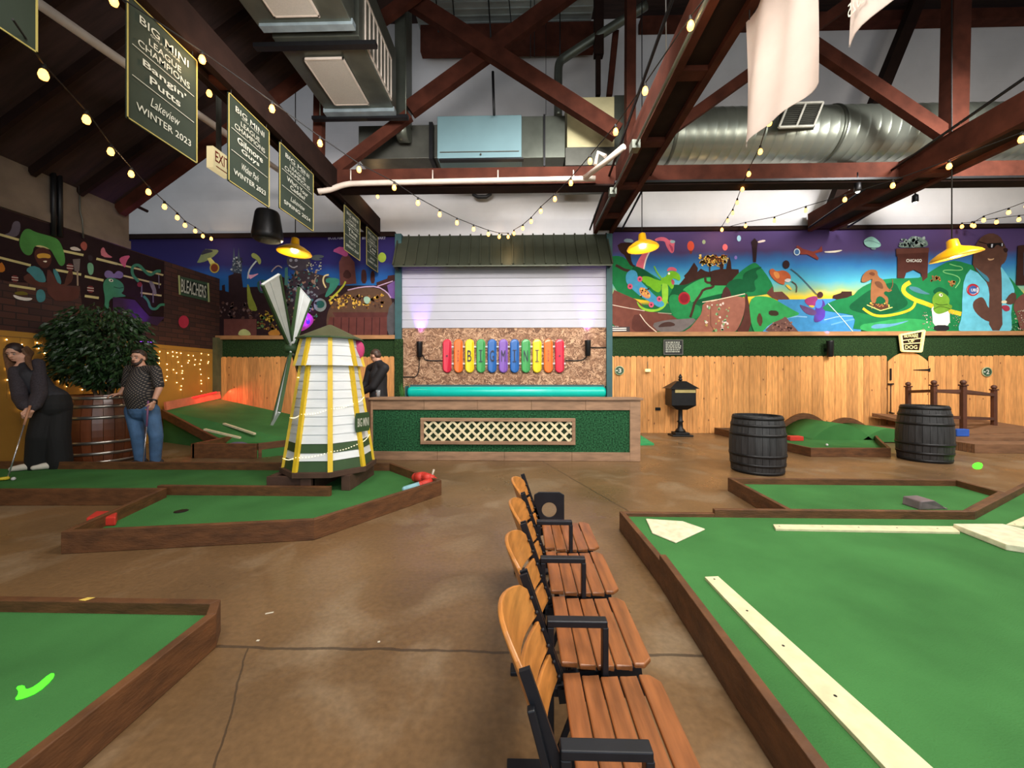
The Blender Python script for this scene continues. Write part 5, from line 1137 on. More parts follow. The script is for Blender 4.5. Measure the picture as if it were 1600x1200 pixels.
# grass tuft by the strand board
q = MB(); p = W(633, 621, 8.9)
for i in range(60):
    a_ = R.uniform(0, 6.28); r_ = R.uniform(0, .06); s = V((p.x+r_*math.cos(a_), 8.95+r_*math.sin(a_), .0)); hgt = 1.0+R.uniform(0, .28)
    s2 = s+V((R.uniform(-.12, .12), R.uniform(-.06, .06), hgt)); q.add([s, s+V((.012,0,0)), (s+s2)/2+V((.008,0,.1)), s2, (s+s2)/2+V((-.008,0,.1))], [(0,1,2,3,4)])
build(q, 'ornamental_grass', M('blade green', (70, 130, 50), .7, var=.3), label='tuft of tall ornamental grass left of the teal tube', cat='plant')
# ================= skateboards =================
Ys = 9.30; cols = [('red', (208, 40, 66)), ('orange', (238, 112, 40)), ('yellow', (238, 206, 30)), ('green', (66, 156, 84)), ('blue', (36, 98, 170)), ('purple', (128, 88, 176)), ('blue', (30, 96, 176)), ('green', (70, 160, 84)), ('yellow', (238, 206, 30)), ('orange', (238, 112, 40)), ('red', (208, 40, 66))]
chars = ['*', 'EST', 'B', 'I', 'G', 'M', 'I', 'N', 'I', '17', '*']
words = ['leftmost red skateboard deck with a small star on strand board', 'orange skateboard deck with tiny letters between red and yellow decks at left', 'yellow skateboard deck lettered B', 'green skateboard deck lettered I, between the B and G decks', 'blue skateboard deck lettered G', 'purple skateboard deck lettered M in the middle', 'blue skateboard deck lettered I, right of the purple deck', 'green skateboard deck lettered N', 'yellow skateboard deck lettered I at the right', 'orange skateboard deck beside the rightmost red deck', 'rightmost red skateboard deck with a small star']
m_ink = M('dark deck print', (40, 40, 60), .5)
rz = [W(790, 541.5, Ys).z, W(790, 568, Ys).z]
rr = thing('display_rail', W(787, 555, 9.36), 'pair of thin white rails holding the rainbow skateboard decks', 'rail')
for z in rz: build(MB().box(W(691, 0, Ys).x, 9.345, z-.02, W(884, 0, Ys).x, 9.37, z+.02), 'rail', m_white, rr)
for i in range(11):
    u = 698.5+i*17.6; c = W(u, 556, Ys); hw = 6.9/600*Ys; hh = 26.5/600*Ys
    sk = thing('skateboard_deck', c, words[i], 'skateboard deck', 'rainbow skateboard decks'); nc, col = cols[i]
    out = [(hw*math.cos(t), (hh-hw)+hw*math.sin(t)) for t in [PI*k/12 for k in range(13)]]+[(hw*math.cos(t), -(hh-hw)+hw*math.sin(t)) for t in [PI+PI*k/12 for k in range(13)]]
    n = len(out); vs = []
    for s_, dz in ((1, 0), (.82, -.014)):
        for x, z in out:
            e = max(0, abs(z)-(hh-hw*1.3)); vs.append(V((c.x+x*s_, Ys+(dz if s_ < 1 else 0)+.25*e, c.z+z*(.97 if s_ < 1 else 1))))
    back = [p+V((0, .012, 0)) for p in vs[:n]]; q = MB(); q.add(vs+back, [(k, (k+1) % n, n+(k+1) % n, n+k) for k in range(n)]+[tuple(range(n, 2*n))]+[(2*n+k, 2*n+(k+1) % n, (k+1) % n, k) for k in range(n)]+[tuple(range(3*n-1, 2*n-1, -1))], 0)
    # deck front faces the room
    build(q, 'deck', M('deck '+nc, col, .35, var=.05), sk)
    q = MB(); ch = chars[i]
    if ch == '*':
        q.poly([(c.x+(.032 if k % 2 == 0 else .013)*math.sin(k*PI/5), Ys-.016, c.z+(.032 if k % 2 == 0 else .013)*math.cos(k*PI/5)) for k in range(10)])
    elif len(ch) > 1:
        for k, l_ in enumerate(('G', 'O', 'L', 'F')): put_text(q, l_, (c.x, Ys-.016, c.z+.12-.08*k), (1, 0, 0), (0, 0, 1), .028, .045, 0, .01)
    elif ch == 'I': q.box(c.x-.045, Ys-.017, c.z+.13, c.x+.045, Ys-.015, c.z+.145).box(c.x-.045, Ys-.017, c.z-.145, c.x+.045, Ys-.015, c.z-.13).box(c.x-.010, Ys-.017, c.z-.13, c.x+.010, Ys-.015, c.z+.13)
    else: put_text(q, ch, (c.x, Ys-.016, c.z), (1, 0, 0), (0, 0, 1), .10, .27, 0, .0)
    build(q, 'letter', m_ink, sk)
# uplighters on the strand board and their cables
def uplight(u, v, label, cable, light=True, Y=9.25, e=16):
    p = W(u, v, Y); t = thing('uplight', p, label, 'uplight', None)
    build(MB().lathe([(.05, -.19), (.065, -.17), (.072, .16), (.078, .19), (.07, .19), (.06, .17)], p, 20), 'lamp_body', m_black, t)
    build(MB().lathe([(0, .172), (.062, .172)], p, 20, cap=False), 'lens', M('violet lens', (150, 70, 255), .4, emit=4), t)
    build(MB().box(p.x-.02, p.y, p.z-.06, p.x+.02, Y0-.06, p.z+.02), 'bracket', m_black, t)
    if cable: build(MB().tube(chaikin([W(a, b, 9.36) for a, b in cable], 2, False), .012), 'power_cord', m_cord, t)
    lamp('SPOT', 'violet_uplight', p+V((0, -.02, .20)), e*9, (.42, .16, 1), .03, p+V((0, .17, 1.2)), 46)
uplight(655.5, 546, 'black violet uplight on the strand board left of the decks', [(656, 552), (657, 600), (645, 588), (628, 589)] and [(655, 554), (655, 578), (651, 589), (640, 589), (628, 589)])
uplight(918.5, 544, 'black violet uplight on the strand board right of the decks', [(918, 552), (916, 560), (905, 564), (884, 563)])
build(MB().tube([W(660, 554, 9.36), W(664, 562, 9.36), W(672, 563.5, 9.36), W(692, 563.5, 9.36)], .012).tube([W(923, 543, 9.36), W(947, 543, 9.36)], .012), 'power_cord', m_cord, label='black cords crossing the strand board beside the decks', cat='cord')
uplight(1297, 545, 'black violet uplight on the right grass band', None, Y=9.2, e=9)
uplight(470, 545, 'black violet uplight on the left grass band behind the windmill', None, Y=9.2, e=14)
p = V((XL+.12, L(225, 545, XL+.1).y, 2.0)); t = thing('uplight', p, 'black violet uplight on the left wall above the man in the dotted shirt', 'uplight')
build(MB().box(XL, p.y-.10, 1.85, XL+.2, p.y+.10, 2.03), 'lamp_body', m_black, t, bevel=.01); lamp('SPOT', 'violet_uplight', p+V((.12, 0, .06)), 42, (.36, .10, 1), .03, p+V((-.05, 0, 1.2)), 60)
build(MB().box(XL+.03, p.y-.08, 2.031, XL+.18, p.y+.08, 2.036), 'lens', M('violet lens', (150, 70, 255), .4, emit=4), t)
# number discs, notices, sconce, outlet, gate sign
m_disc = M('dark green disc', (40, 74, 52), .6)
for u, v, s, lb in ((968, 579, '3', 'round green hole marker numbered 3 on the right fence'), (1543, 581, '2', 'round green hole marker numbered 2 right of the arched gate'), (552, 583, '1', 'round green hole marker on the left fence beside the windmill cap')):
    p = W(u, v, 9.27); t = thing('hole_marker', p, lb, 'hole marker', 'round hole markers')
    build(MB().lathe([(.105, 0), (.105, .02)], (p.x, 9.295, p.z), 28, ax=(0, -1, 0)), 'disc', m_disc, t)
    build(MB().lathe([(.105, .0), (.112, .0), (.112, .024), (.098, .024)], (p.x, 9.296, p.z), 28, ax=(0, -1, 0), cap=False), 'rim', M('pale green rim', (170, 180, 140), .6), t)
    q = MB(); put_text(q, s, (p.x+.01, 9.272, p.z), (1, 0, 0), (0, 0, 1), .07, .11, 0, .03); q.beam((p.x-.085, 9.272, p.z), (p.x-.04, 9.272, p.z), .002, .03); build(q, 'numeral', m_let, t)
p0, p1 = W(1038, 553, 9.33), W(1066, 532, 9.33); t = thing('notice_board', W(1052, 543, 9.33), 'small black notice with rows of white text on the grass band', 'notice')
build(MB().box(p0.x, 9.33, p0.z, p1.x, 9.36, p1.z), 'panel', m_black, t); build(MB().box(p0.x-.02, 9.325, p0.z-.02, p1.x+.02, 9.35, p0.z).box(p0.x-.02, 9.325, p1.z, p1.x+.02, 9.35, p1.z+.02).box(p0.x-.02, 9.325, p0.z, p0.x, 9.35, p1.z).box(p1.x, 9.325, p0.z, p1.x+.02, 9.35, p1.z), 'frame', m_steel_dk, t)
q = MB()
for r_ in range(6):
    x = p0.x+.03; z = p1.z-.04-r_*(p1.z-p0.z-.05)/6
    while x < p1.x-.06: w_ = R.uniform(.02, .07); q.box(x, 9.328, z-.014, min(x+w_, p1.x-.03), 9.3295, z+.010); x += w_+.014
build(q, 'text_rows', m_let, t)
p = W(1012, 575, 9.25); t = thing('wall_sconce', p, 'tiny picture light with a hanging rod on the right fence', 'light'); build(MB().tube([W(1012, 565, 9.28), W(1012, 576, 9.28)], .008), 'rod', m_steel, t); build(MB().box(p.x-.06, 9.22, W(1012, 581, 9.28).z, p.x+.06, 9.29, W(1012, 576.5, 9.28).z), 'lamp_shade', M('cream lit shade', (240, 225, 160), .5, emit=.4), t)
p = W(1028, 639, 9.28); build(MB().box(p.x-.06, 9.275, p.z-.035, p.x+.06, 9.30, p.z+.035), 'wall_outlet', m_black, label='small dark outlet low on the right fence near the mailbox', cat='outlet', bevel=.004)
g0 = [W(u, v, 9.2) for u, v in ((1410, 523), (1447, 516), (1442, 549), (1413, 548))]; t = thing('gate_sign', W(1427, 548, 9.2), 'glowing pale wooden crate-shaped sign above the arched gate', 'sign')
build(MB().extr([V((p.x, 9.27, p.z)) for p in g0], (0, .05, 0)), 'back_panel', m_brown_dk, t); q = MB(); G0 = [V((p.x, 9.25, p.z)) for p in g0]
for i in range(4): q.beam(G0[i], G0[(i+1) % 4], .04, .05, up=(0, 1, 0))
for s in (.36, .58): q.beam(G0[0].lerp(G0[3], s), G0[1].lerp(G0[2], s), .02, .025, up=(0, 1, 0))
build(q, 'light_strips', M('warm pale sign', (250, 222, 150), .5, emit=.7), t)
q = MB(); c_ = (G0[0]+G0[1]+G0[2]+G0[3])/4
for k, (s, dz, w_) in enumerate((('BEWARE', .15, .32), ('OF', .03, .14), ('DOG', -.12, .28))): put_text(q, s, (c_.x, 9.262, c_.z+dz), (1, 0, 0), (0, 0, 1), w_, .085, 0, .01)
build(q, 'lettering', M('warm pale sign', (250, 222, 150), .5, emit=.7), t)
# mailbox
mb_ = G(1063, 681, 0); t = thing('post_box', mb_, 'black cast iron pedestal mailbox standing before the right fence', 'mailbox'); k = mb_.y/600
x, y = mb_.x, mb_.y; zz = lambda v: W(1064, v, y).z
build(MB().box(x-.23, y-.16, .001, x+.23, y+.16, .04).box(x-.16, y-.13, .04, x+.16, y+.13, .09), 'foot_plate', m_black, t, bevel=.008)
build(MB().lathe([(.12, .09), (.10, .14), (.06, .18), (.05, .3), (.075, .33), (.05, .36), (.048, .60), (.09, .63), (.05, .67), (.06, .72), (.13, .80), (.16, .86)], (x, y, 0), 20), 'pedestal', m_black, t)
zb_, zt2 = zz(633), zz(607)
build(MB().prism([(x-.27, y-.2), (x+.27, y-.2), (x+.27, y+.2), (x-.27, y+.2)], zb_+.0, zt2).add([(x-.27,y-.2,zb_),(x+.27,y-.2,zb_),(x+.27,y+.2,zb_),(x-.27,y+.2,zb_),(x-.12,y-.1,zb_-.1),(x+.12,y-.1,zb_-.1),(x+.12,y+.1,zb_-.1),(x-.12,y+.1,zb_-.1)], [(0,1,5,4),(1,2,6,5),(2,3,7,6),(3,0,4,7),(4,5,6,7)]), 'box_body', m_black, t, bevel=.008)
q = MB().add([(x-.33,y-.26,zt2),(x+.33,y-.26,zt2),(x+.33,y+.26,zt2),(x-.33,y+.26,zt2),(x-.1,y-.08,zt2+.17),(x+.1,y-.08,zt2+.17),(x+.1,y+.08,zt2+.17),(x-.1,y+.08,zt2+.17)], [(3,2,1,0),(0,1,5,4),(1,2,6,5),(2,3,7,6),(3,0,4,7),(4,5,6,7)]); q.lathe([(.03, .17), (.05, .2), (.03, .23), (.045, .26), (.01, .33)], (x, y, zt2), 12)
build(q, 'roof_lid', m_black, t, bevel=.006)
build(MB().box(x-.2, y-.215, zt2-.09, x+.25, y-.2, zt2-.02), 'letter_slot', M('brass flap', (200, 180, 120), .4, .5), t)
# ================= barrels =================
m_bar = M('weathered black staves', (46, 46, 48), .55, var=.4, scale=5, stretch=(6, 6, .6), island=.25, bump=.3)
m_hoop = M('dark iron hoop', (40, 40, 42), .45, .6, var=.2)
def barrel(x, y, rb, rt_, rm, h, mat, hoop, label, z0=0.001, plant=False):
    t = thing('barrel', (x, y, z0), label, 'barrel'); n = 26
    def r(s): return (rb+(rt_-rb)*s) + (rm-(rb+rt_)/2)*(1-(2*s-1)**2)
    q = MB()
    for k in range(n):
        a0, a1 = 2*PI*k/n+.006, 2*PI*(k+1)/n-.006; vs = []; m = 10
        for i in range(m+1):
            s = i/m
            for (a, rr_) in ((a0, r(s)), (a1, r(s)), (a1, r(s)-.025), (a0, r(s)-.025)): vs.append((x+rr_*math.cos(a), y+rr_*math.sin(a), z0+h*s))
        fs = []
        for i in range(m):
            for e in range(4): fs.append((i*4+e, i*4+(e+1) % 4, i*4+4+(e+1) % 4, i*4+4+e))
        fs += [(3,2,1,0), (m*4, m*4+1, m*4+2, m*4+3)]; q.add(vs, fs, 0, False)
    q.lathe([(r(.97)-.02, h*.955), (.0, h*.955)] if not plant else [(r(.93)-.02, h*.9), (0, h*.9)], (x, y, z0), n, cap=False); q.lathe([(0, .02), (r(.02)-.02, .02)], (x, y, z0), n, cap=False)
    build(q, 'staves', mat, t)
    for s in (.03, .16, .32, .68, .84, .96):
        ww = .022; build(MB().lathe([(r(s-ww)+.001, h*(s-ww)), (r(s-ww)+.006, h*(s-ww)), (r(min(1, s+ww))+.006, h*(s+ww)), (r(min(1, s+ww))+.001, h*(s+ww))], (x, y, z0), 40, cap=False), 'hoop', hoop, t)
    return t
def barrel_at(u, vb, vt, wpx_b, wpx_t, wpx_m, mat, hoop, label, z0=.001, Y=None, **k):
    g = G(u, vb, 0); y = g.y if Y is None else Y; r_ = .3; y += r_; x = W(u, 0, y).x; s = (y)/600*.5*.97/math.sqrt(1+((u-800)/600)**2)
    h = 1.33+(590-vt)/600*(y-.0) if vt < 590 else 1.33-(vt-590)/600*(y-.15); return barrel(x, y, wpx_b*s, wpx_t*s, wpx_m*s, h-z0, mat, hoop, label, z0, **k)
barrel_at(1183, 744, 649, 84, 80, 93, m_bar, m_hoop, 'left of two weathered black barrels, behind the narrow green')
barrel_at(1444, 725, 633, 88, 78, 96, m_bar, m_hoop, 'right of two weathered black barrels, before the small railing')
m_oak = M('varnished dark oak staves', (96, 52, 30), .32, var=.25, scale=3, stretch=(5, 5, .5), island=.15)
m_chr = M('bright steel hoop', (150, 146, 140), .28, .85, var=.08)
bb = barrel(-6.74, 6.02, .42, .41, .51, 1.06, m_oak, m_chr, 'large varnished oak barrel planter with steel hoops under the leafy tree', plant=True)
# ================= stadium seats =================
zs0 = .36; pitch = .443; yA = .85; m_slat = M('varnished seat slat', (138, 84, 46), .36, var=.32, scale=5, stretch=(8, 1, 8), island=.14, bump=.08); m_slatb = M('varnished back slat', (186, 122, 60), .33, var=.25, scale=5, stretch=(8, 1, 8), island=.08)
m_iron = M('blue black seat iron', (26, 29, 36), .42, .35, var=.2, scale=14)
st_ = thing('stadium_seat_row', (.15, 1.7, 0), 'row of four varnished slatted stadium seats with black iron arms', 'stadium seats')
for i in range(4):
    y0 = yA+i*pitch+.022; y1 = yA+(i+1)*pitch-.022
    br = build(MB().beam((.12, y0+.01, zs0-.07), (.41, y0+.01, zs0-.035), .018, .045).beam((.12, y1-.01, zs0-.07), (.41, y1-.01, zs0-.035), .018, .045).tube([(.17, y0, zs0-.08), (.17, y1, zs0-.08)], .012), 'seat_bracket', m_iron, st_)
    for k in range(5):
        a = .135+k*.062; z = zs0-.012+.004*(k-2)**2*.6; c = .0 if k < 4 else .03; w_ = .056 if k < 4 else .066
        pts = [(a, y0, z), (a+w_-c, y0, z), (a+w_, y0+c, z), (a+w_, y1-c, z), (a+w_-c, y1, z), (a, y1, z)]
        build(MB().extr([(p[0], p[1], p[2]-.018) for p in pts], (0, 0, .018)), 'seat_slat', m_slat, br, bevel=.005)
    # back: straps with three planks
    bk = build(MB().beam((.128, y0-.008, .325), (.006, y0-.008, .675), .012, .026, up=(1, 0, .3)), 'back_strap', m_iron, st_); build(MB().beam((.128, y1+.008, .325), (.006, y1+.008, .675), .012, .026, up=(1, 0, .3)), 'back_strap', m_iron, st_)
    ex = V((-.33, 0, .944)).normalized(); org = V((.128, 0, .325))
    def backplank(s0, s1, arch, mat_):
        n = 12; fr = []; bkk = []
        for j in range(n+1):
            t_ = j/n; yy = y0+(y1-y0)*t_; bow = .05*math.sin(PI*t_)
            top_ = s1+arch*(math.sin(PI*t_)**.6 if t_ not in (0, 1) else 0); lo_ = s0+(.01*math.sin(PI*t_) if arch else 0)
            for s in (lo_, top_):
                p = org+ex*s; p = V((p.x-bow, yy, p.z)); fr.append(p); bkk.append(p+V((-.014, 0, -.005)))
        m_ = len(fr); fs = []
        for j in range(n):
            a = 2*j; fs += [(a, a+2, a+3, a+1), (m_+a, m_+a+1, m_+a+3, m_+a+2), (a+1, a+3, m_+a+3, m_+a+1), (a, m_+a, m_+a+2, a+2)]
        fs += [(0, 1, m_+1, m_), (m_-2, 2*m_-2, 2*m_-1, m_-1)]
        o = build(MB().add(fr+bkk, fs, 0, False), 'back_plank', mat_, bk, bevel=.004)
    backplank(.015, .10, 0, m_slatb); backplank(.115, .215, 0, m_slatb); backplank(.23, .325, .075, m_slatb)
    q = MB()
    for s in (.03, .08, .135, .19, .25, .30):
        for yy in (y0+.012, y1-.012):
            p = org+ex*s; q.ball((p.x+.004, yy, p.z), .007, 8)
    build(q, 'bolts', m_iron, bk)
for i in range(5):
    y = yA+i*pitch; t_ = .034
    q = MB().box(.085, y-t_/2, .50, .285, y+t_/2, .522).box(.268, y-t_/2, .28, .288, y+t_/2, .502).box(.085, y-t_/2, .02, .108, y+t_/2, .50).box(.085, y-t_/2, .27, .30, y+t_/2, .30).box(-.05, y-.03, .002, .25, y+.03, .02)
    q.beam((.10, y, .30), (.02, y, .60), .02, .018, up=(1, 0, 0)).beam((.11, y, .04), (.2, y, .28), .012, .02, up=(1, 0, 0))
    if i == 4:
        n = 24; c = (.187, .435); out = [(.085, .30), (.288, .30), (.288, .55), (.085, .55)]
        ring = [(c[0]+.05*math.cos(2*PI*k/n), c[1]+.05*math.sin(2*PI*k/n)) for k in range(n)]
        def sq(k):
            a = 2*PI*k/n; dx, dz = math.cos(a), math.sin(a); s = min((.1015/abs(dx)) if abs(dx) > 1e-6 else 9, (.12/abs(dz)) if abs(dz) > 1e-6 else 9); return (c[0]+dx*s, c[1]+dz*s)
        so = [sq(k) for k in range(n)]; vs = [(p[0], y-.02, p[1]) for p in ring+so]+[(p[0], y-.008, p[1]) for p in ring+so]; fs = []
        for k in range(n):
            j = (k+1) % n; fs += [(k, j, n+j, n+k), (2*n+k, 3*n+k, 3*n+j, 2*n+j), (k, 2*n+k, 2*n+j, j), (n+k, n+j, 3*n+j, 3*n+k)]
        q.add(vs, fs, 0)
    build(q, 'arm_frame', m_iron, st_, bevel=.003)
# ================= fairy lights on the yellow wall =================
fw_ = thing('fairy_lights', (XL+.03, 7, 1.8), 'curtain of tiny warm fairy lights on the ochre wall behind the tree', 'fairy lights')
q = MB(); q2 = MB(); q2.box(XL, 2.5, 1.93, XL+.01, 9.2, 1.94)
y = 2.6
while y < 9.15:
    n = R.randint(3, 10); 
    q2.box(XL+.002, y, 1.93-.13*n, XL+.005, y+.003, 1.93)
    for k in range(n):
        if R.random() < .8: q.ball((XL+.015, y+R.uniform(-.05, .05), 1.92-.12*k-R.uniform(0, .10)), .0078, 6)
    y += R.uniform(.10, .18)
o = build(q, 'light_bulbs', M('fairy light point', (255, 224, 150), .4, var=0, emit=14), fw_); o['kind'] = 'stuff'
build(q2, 'wire', M('thin copper wire', (150, 110, 60), .5), fw_)
lamp('AREA', 'fairy_glow', (XL+.8, 7.6, 1.7), 3, (1, .74, .36), 2.6, (XL, 7.6, 1.4), sy=.6)
# conduits on the concrete
q = MB().tube([L(83, 245, XL+.05), L(84, 368, XL+.05)], .035).tube([L(93, 250, XL+.05), L(94, 370, XL+.05)], .035); build(q, 'wall_pipe', m_black, label='pair of dark pipes on the upper left concrete wall', cat='pipe')
q = MB().tube([L(124, 290, XL+.04), L(125, 330, XL+.04), L(129, 345, XL+.04), L(130, 372, XL+.04)], .012); build(q, 'wall_conduit', m_steel_dk, label='thin bent conduit on the left concrete wall', cat='conduit')
build(MB().tube([L(2, 222, XL+.1), L(230, 330, XL+.1)], .03), 'wall_pipe', m_brown_dk, label='dark rusty pipe along the top of the left concrete wall', cat='pipe')

for (u, v, l, an) in ((421, 958, .04, .4), (403, 1001, .014, 0), (592, 1003, .012, .3)):
    p = G(u, v, 0.001); c_, s_ = math.cos(an)*l/2, math.sin(an)*l/2; build(MB().beam((p.x-c_, p.y-s_, .002), (p.x+c_, p.y+s_, .002), .010, .002), 'paper_scrap', M('pale paper', (206, 198, 180), .8), label=('thin pale paper strip lying on the concrete floor' if l > .03 else 'tiny pale scrap on the floor near the long joint, '+('left' if u < 500 else 'right')+' of two'), cat='scrap')
# ================= people =================
def frame(f, u=(0, 0, 1)):
    f = V(f).normalized(); u = V(u); r = f.cross(u).normalized(); u = r.cross(f).normalized(); return f, r, u
def xf(mb, loc, c, f, r, u):
    o = len(mb.v); mb.v += [tuple(c + r*p[0] + f*p[1] + u*p[2]) for p in loc.v]; mb.f += [tuple(i+o for i in g) for g in loc.f]; mb.m += loc.m; mb.s += loc.s
def head_local():
    h = MB(); h.ball((0, -.012, .03), (.077, .094, .094), 20); h.ball((0, .018, -.035), (.058, .066, .078), 18); h.ball((0, .045, -.085), (.032, .032, .024), 12)
    h.limb([((0, .082, .012), .010), ((0, .102, -.018), .014)], 8); h.ball((.014, .088, -.022), .010, 8); h.ball((-.014, .088, -.022), .010, 8)
    h.ball((0, .075, -.052), (.026, .014, .009), 10); h.ball((0, .073, -.064), (.022, .013, .008), 10)
    h.ball((.034, .072, .030), (.026, .012, .009), 8); h.ball((-.034, .072, .030), (.026, .012, .009), 8)
    for s in (1, -1): h.ball((s*.078, -.01, -.005), (.010, .020, .030), 10)
    return h
def hand(mb, w, d, n, curl=.5, tside=1, sc_=1.0):
    d = V(d).normalized(); n = V(n); n = (n-d*n.dot(d)).normalized(); s = d.cross(n); w = V(w)
    for i in (-1.2, -.4, .4, 1.2): mb.limb([(w+s*i*.012*sc_, .017*sc_), (w+d*.085*sc_+s*i*.021*sc_, .0135*sc_)], 8)
    for i, ln in enumerate((.066, .080, .085, .074)):
        p = w+d*.088*sc_+s*(i-1.5)*.0195*sc_*tside; a = 0; pts = [(p, .0105*sc_)]
        for k, sg in enumerate((.45, .32, .23)):
            a += curl*(.7+.25*k)+.05*i*curl; p = p+(d*math.cos(a)+n*math.sin(a))*ln*sg*sc_; pts.append((p, (.0095-.0009*k)*sc_))
        mb.limb(pts, 8)
    t0 = w+d*.025*sc_+s*tside*.026*sc_; t1 = t0+(d*.7+s*tside*.65+n*.4).normalized()*.042*sc_; t2 = t1+(d*.85+n*(.3+curl*.5)).normalized()*.034*sc_
    mb.limb([(t0, .014*sc_), (t1, .0115*sc_), (t2, .0095*sc_)], 8)
def skin(name, col): return M(name, col, .55, var=.05, scale=9)
def hairmat(name, col): return M(name, col, .55, var=.3, scale=40, stretch=(1, 1, .12))
def face(root, body, c, f, r, u, iris, brow):
    fr = lambda x, y, z: c+r*x+f*y+u*z
    for s in (1, -1):
        e = MB().ball(fr(s*.030, .073, .008), .0105, 10); o = build(e, 'eye', M('eye white', (150, 140, 132), .5), body)
        build(MB().ball(fr(s*.030, .0805, .008), .0065, 8), 'iris', iris, o) 
    q = MB()
    for s in (1, -1): q.limb([(fr(s*.014, .088, .036), .0045), (fr(s*.048, .078, .038), .0035)], 6)
    build(q, 'eyebrows', brow, root)
    build(MB().ball(fr(0, .088, -.058), (.020, .004, .004), 8), 'lips', M('lip tone', (150, 84, 76), .5), root)
def mid(a, b, t=.5): return V(a).lerp(V(b), t)
# ---- man in dotted shirt
Ym_ = 5.62
def Pm(u, v, dy=0): return W(u, v, Ym_+dy)
fl = Pm(225, 731); root = thing('person', (fl.x, Ym_, 0), 'bearded person in dotted shirt and blue jeans standing by the oak barrel with a putter', 'person')
f, r, u = frame((.18, -.98, -.04)); hc = Pm(216, 560)
lsh, rsh = Pm(243, 578, .02), Pm(203, 577, .05); nk = Pm(221, 575, .03); ch = Pm(222, 592, .03); be = Pm(219, 615, -.01); pe = Pm(222, 634, .03)
lel, lwr = Pm(249, 606, -.02), Pm(240, 628, -.14); rel, rwr = Pm(197, 604, .10), Pm(188, 615, .02)
lh, rh = Pm(235, 641, .02), Pm(209, 641, .03); lk, rk = Pm(244, 681, -.03), Pm(215, 680, -.02); la, ra = Pm(243, 716), Pm(219, 716, .02)
b = MB(); xf(b, head_local(), hc, f, r, u)
b.limb([(hc+V((0,.02,-.06)), .058), (nk, .062)]); b.limb([(nk, .07), (ch, .135), (be, .155), (pe, .15)]); b.limb([(lsh, .062), (nk, .05), (rsh, .062)])
b.limb([(lsh, .062), (lel, .044), (lwr, .029)]); b.limb([(rsh, .062), (rel, .044), (rwr, .029)])
hand(b, lwr, (-.15, -.25, -1), (-1, 0, 0), .6, -1); hand(b, rwr, (-.6, -.5, -.1), (0, 0, -1), .5, 1)
for h_, k_, a_ in ((lh, lk, la), (rh, rk, ra)): b.limb([(h_, .095), (k_, .062), (a_, .042)]); b.limb([(a_+V((0,0,-.06)), .04), (a_+V((-.03,-.15,-.085)), .028)])
body = build(b, 'body', skin('skin of man', (190, 142, 118)), root, mods=.007)
face(root, body, hc, f, r, u, M('dark iris', (40, 30, 24), .3), M('dark brown hair', (44, 30, 24), .7))
m_hair = hairmat('short dark hair', (46, 32, 26)); h = MB()
hl = MB(); hl.ball((0, -.026, .052), (.083, .092, .086), 18); hl.ball((0, -.055, .01), (.079, .062, .07), 14); hl.ball((.0, .045, .098), (.058, .034, .026), 12)
xf(h, hl, hc, f, r, u); build(h, 'hair', m_hair, root, mods=.008)
h = MB(); hl = MB(); hl.ball((0, .052, -.082), (.046, .036, .034), 14); hl.ball((0, .090, -.044), (.028, .010, .006), 8)
for s in (1, -1): hl.limb([((s*.060, .02, -.01), .015), ((s*.052, .045, -.06), .018), ((s*.02, .072, -.088), .018)], 8)
xf(h, hl, hc, f, r, u); build(h, 'beard', m_hair, root, mods=.006)
m_shirt = M('dotted black shirt', (30, 28, 30), .8, var=.15); nt, N, K = ntree(m_shirt); bs = N['Principled BSDF']; t2 = [n for n in N if n.type == 'TEX_COORD'][0]
mp2 = N.new('ShaderNodeMapping'); mp2.inputs['Rotation'].default_value = (0, PI/4, 0); mp2.inputs['Scale'].default_value = (34, 1, 34); K.new(t2.outputs['Object'], mp2.inputs[0])
fx = N.new('ShaderNodeVectorMath'); fx.operation = 'FRACTION'; K.new(mp2.outputs[0], fx.inputs[0]); sb = N.new('ShaderNodeVectorMath'); sb.operation = 'SUBTRACT'; sb.inputs[1].default_value = (.5, .5, .5); K.new(fx.outputs[0], sb.inputs[0])
s3 = N.new('ShaderNodeVectorMath'); s3.operation = 'MULTIPLY'; s3.inputs[1].default_value = (1, 0, 1); K.new(sb.outputs[0], s3.inputs[0]); ln = N.new('ShaderNodeVectorMath'); ln.operation = 'LENGTH'; K.new(s3.outputs[0], ln.inputs[0])
lt = N.new('ShaderNodeMath'); lt.operation = 'LESS_THAN'; lt.inputs[1].default_value = .24; K.new(ln.outputs['Value'], lt.inputs[0]); mx = N.new('ShaderNodeMix'); mx.data_type = 'RGBA'; K.new(lt.outputs[0], mx.inputs['Factor']); mx.inputs['A'].default_value = lin((30, 28, 30)); mx.inputs['B'].default_value = lin((120, 108, 96)); K.new(mx.outputs['Result'], bs.inputs['Base Color'])
q = MB(); q.limb([(nk+V((0,0,-.02)), .078), (ch, .158), (be, .186), (pe+V((0,0,.03)), .178)], 20); q.limb([(lsh, .070), (nk+V((0,0,-.02)), .064), (rsh, .070)]); q.limb([(lsh, .072), (mid(lsh, lel, .85), .066)]); q.limb([(rsh, .072), (mid(rsh, rel, .85), .066)])
build(q, 'shirt', m_shirt, root, mods=.010)
m_den = M('blue denim', (60, 92, 128), .8, var=.22, scale=9, bump=.2)
q = MB(); q.limb([(pe+V((0,0,.02)), .165), (mid(lh, rh), .16)]); [q.limb([(h_, .112), (k_, .085), (a_, .068), (a_+V((0,0,-.04)), .064)]) for h_, k_, a_ in ((lh, lk, la), (rh, rk, ra))]
build(q, 'jeans', m_den, root, mods=.010)
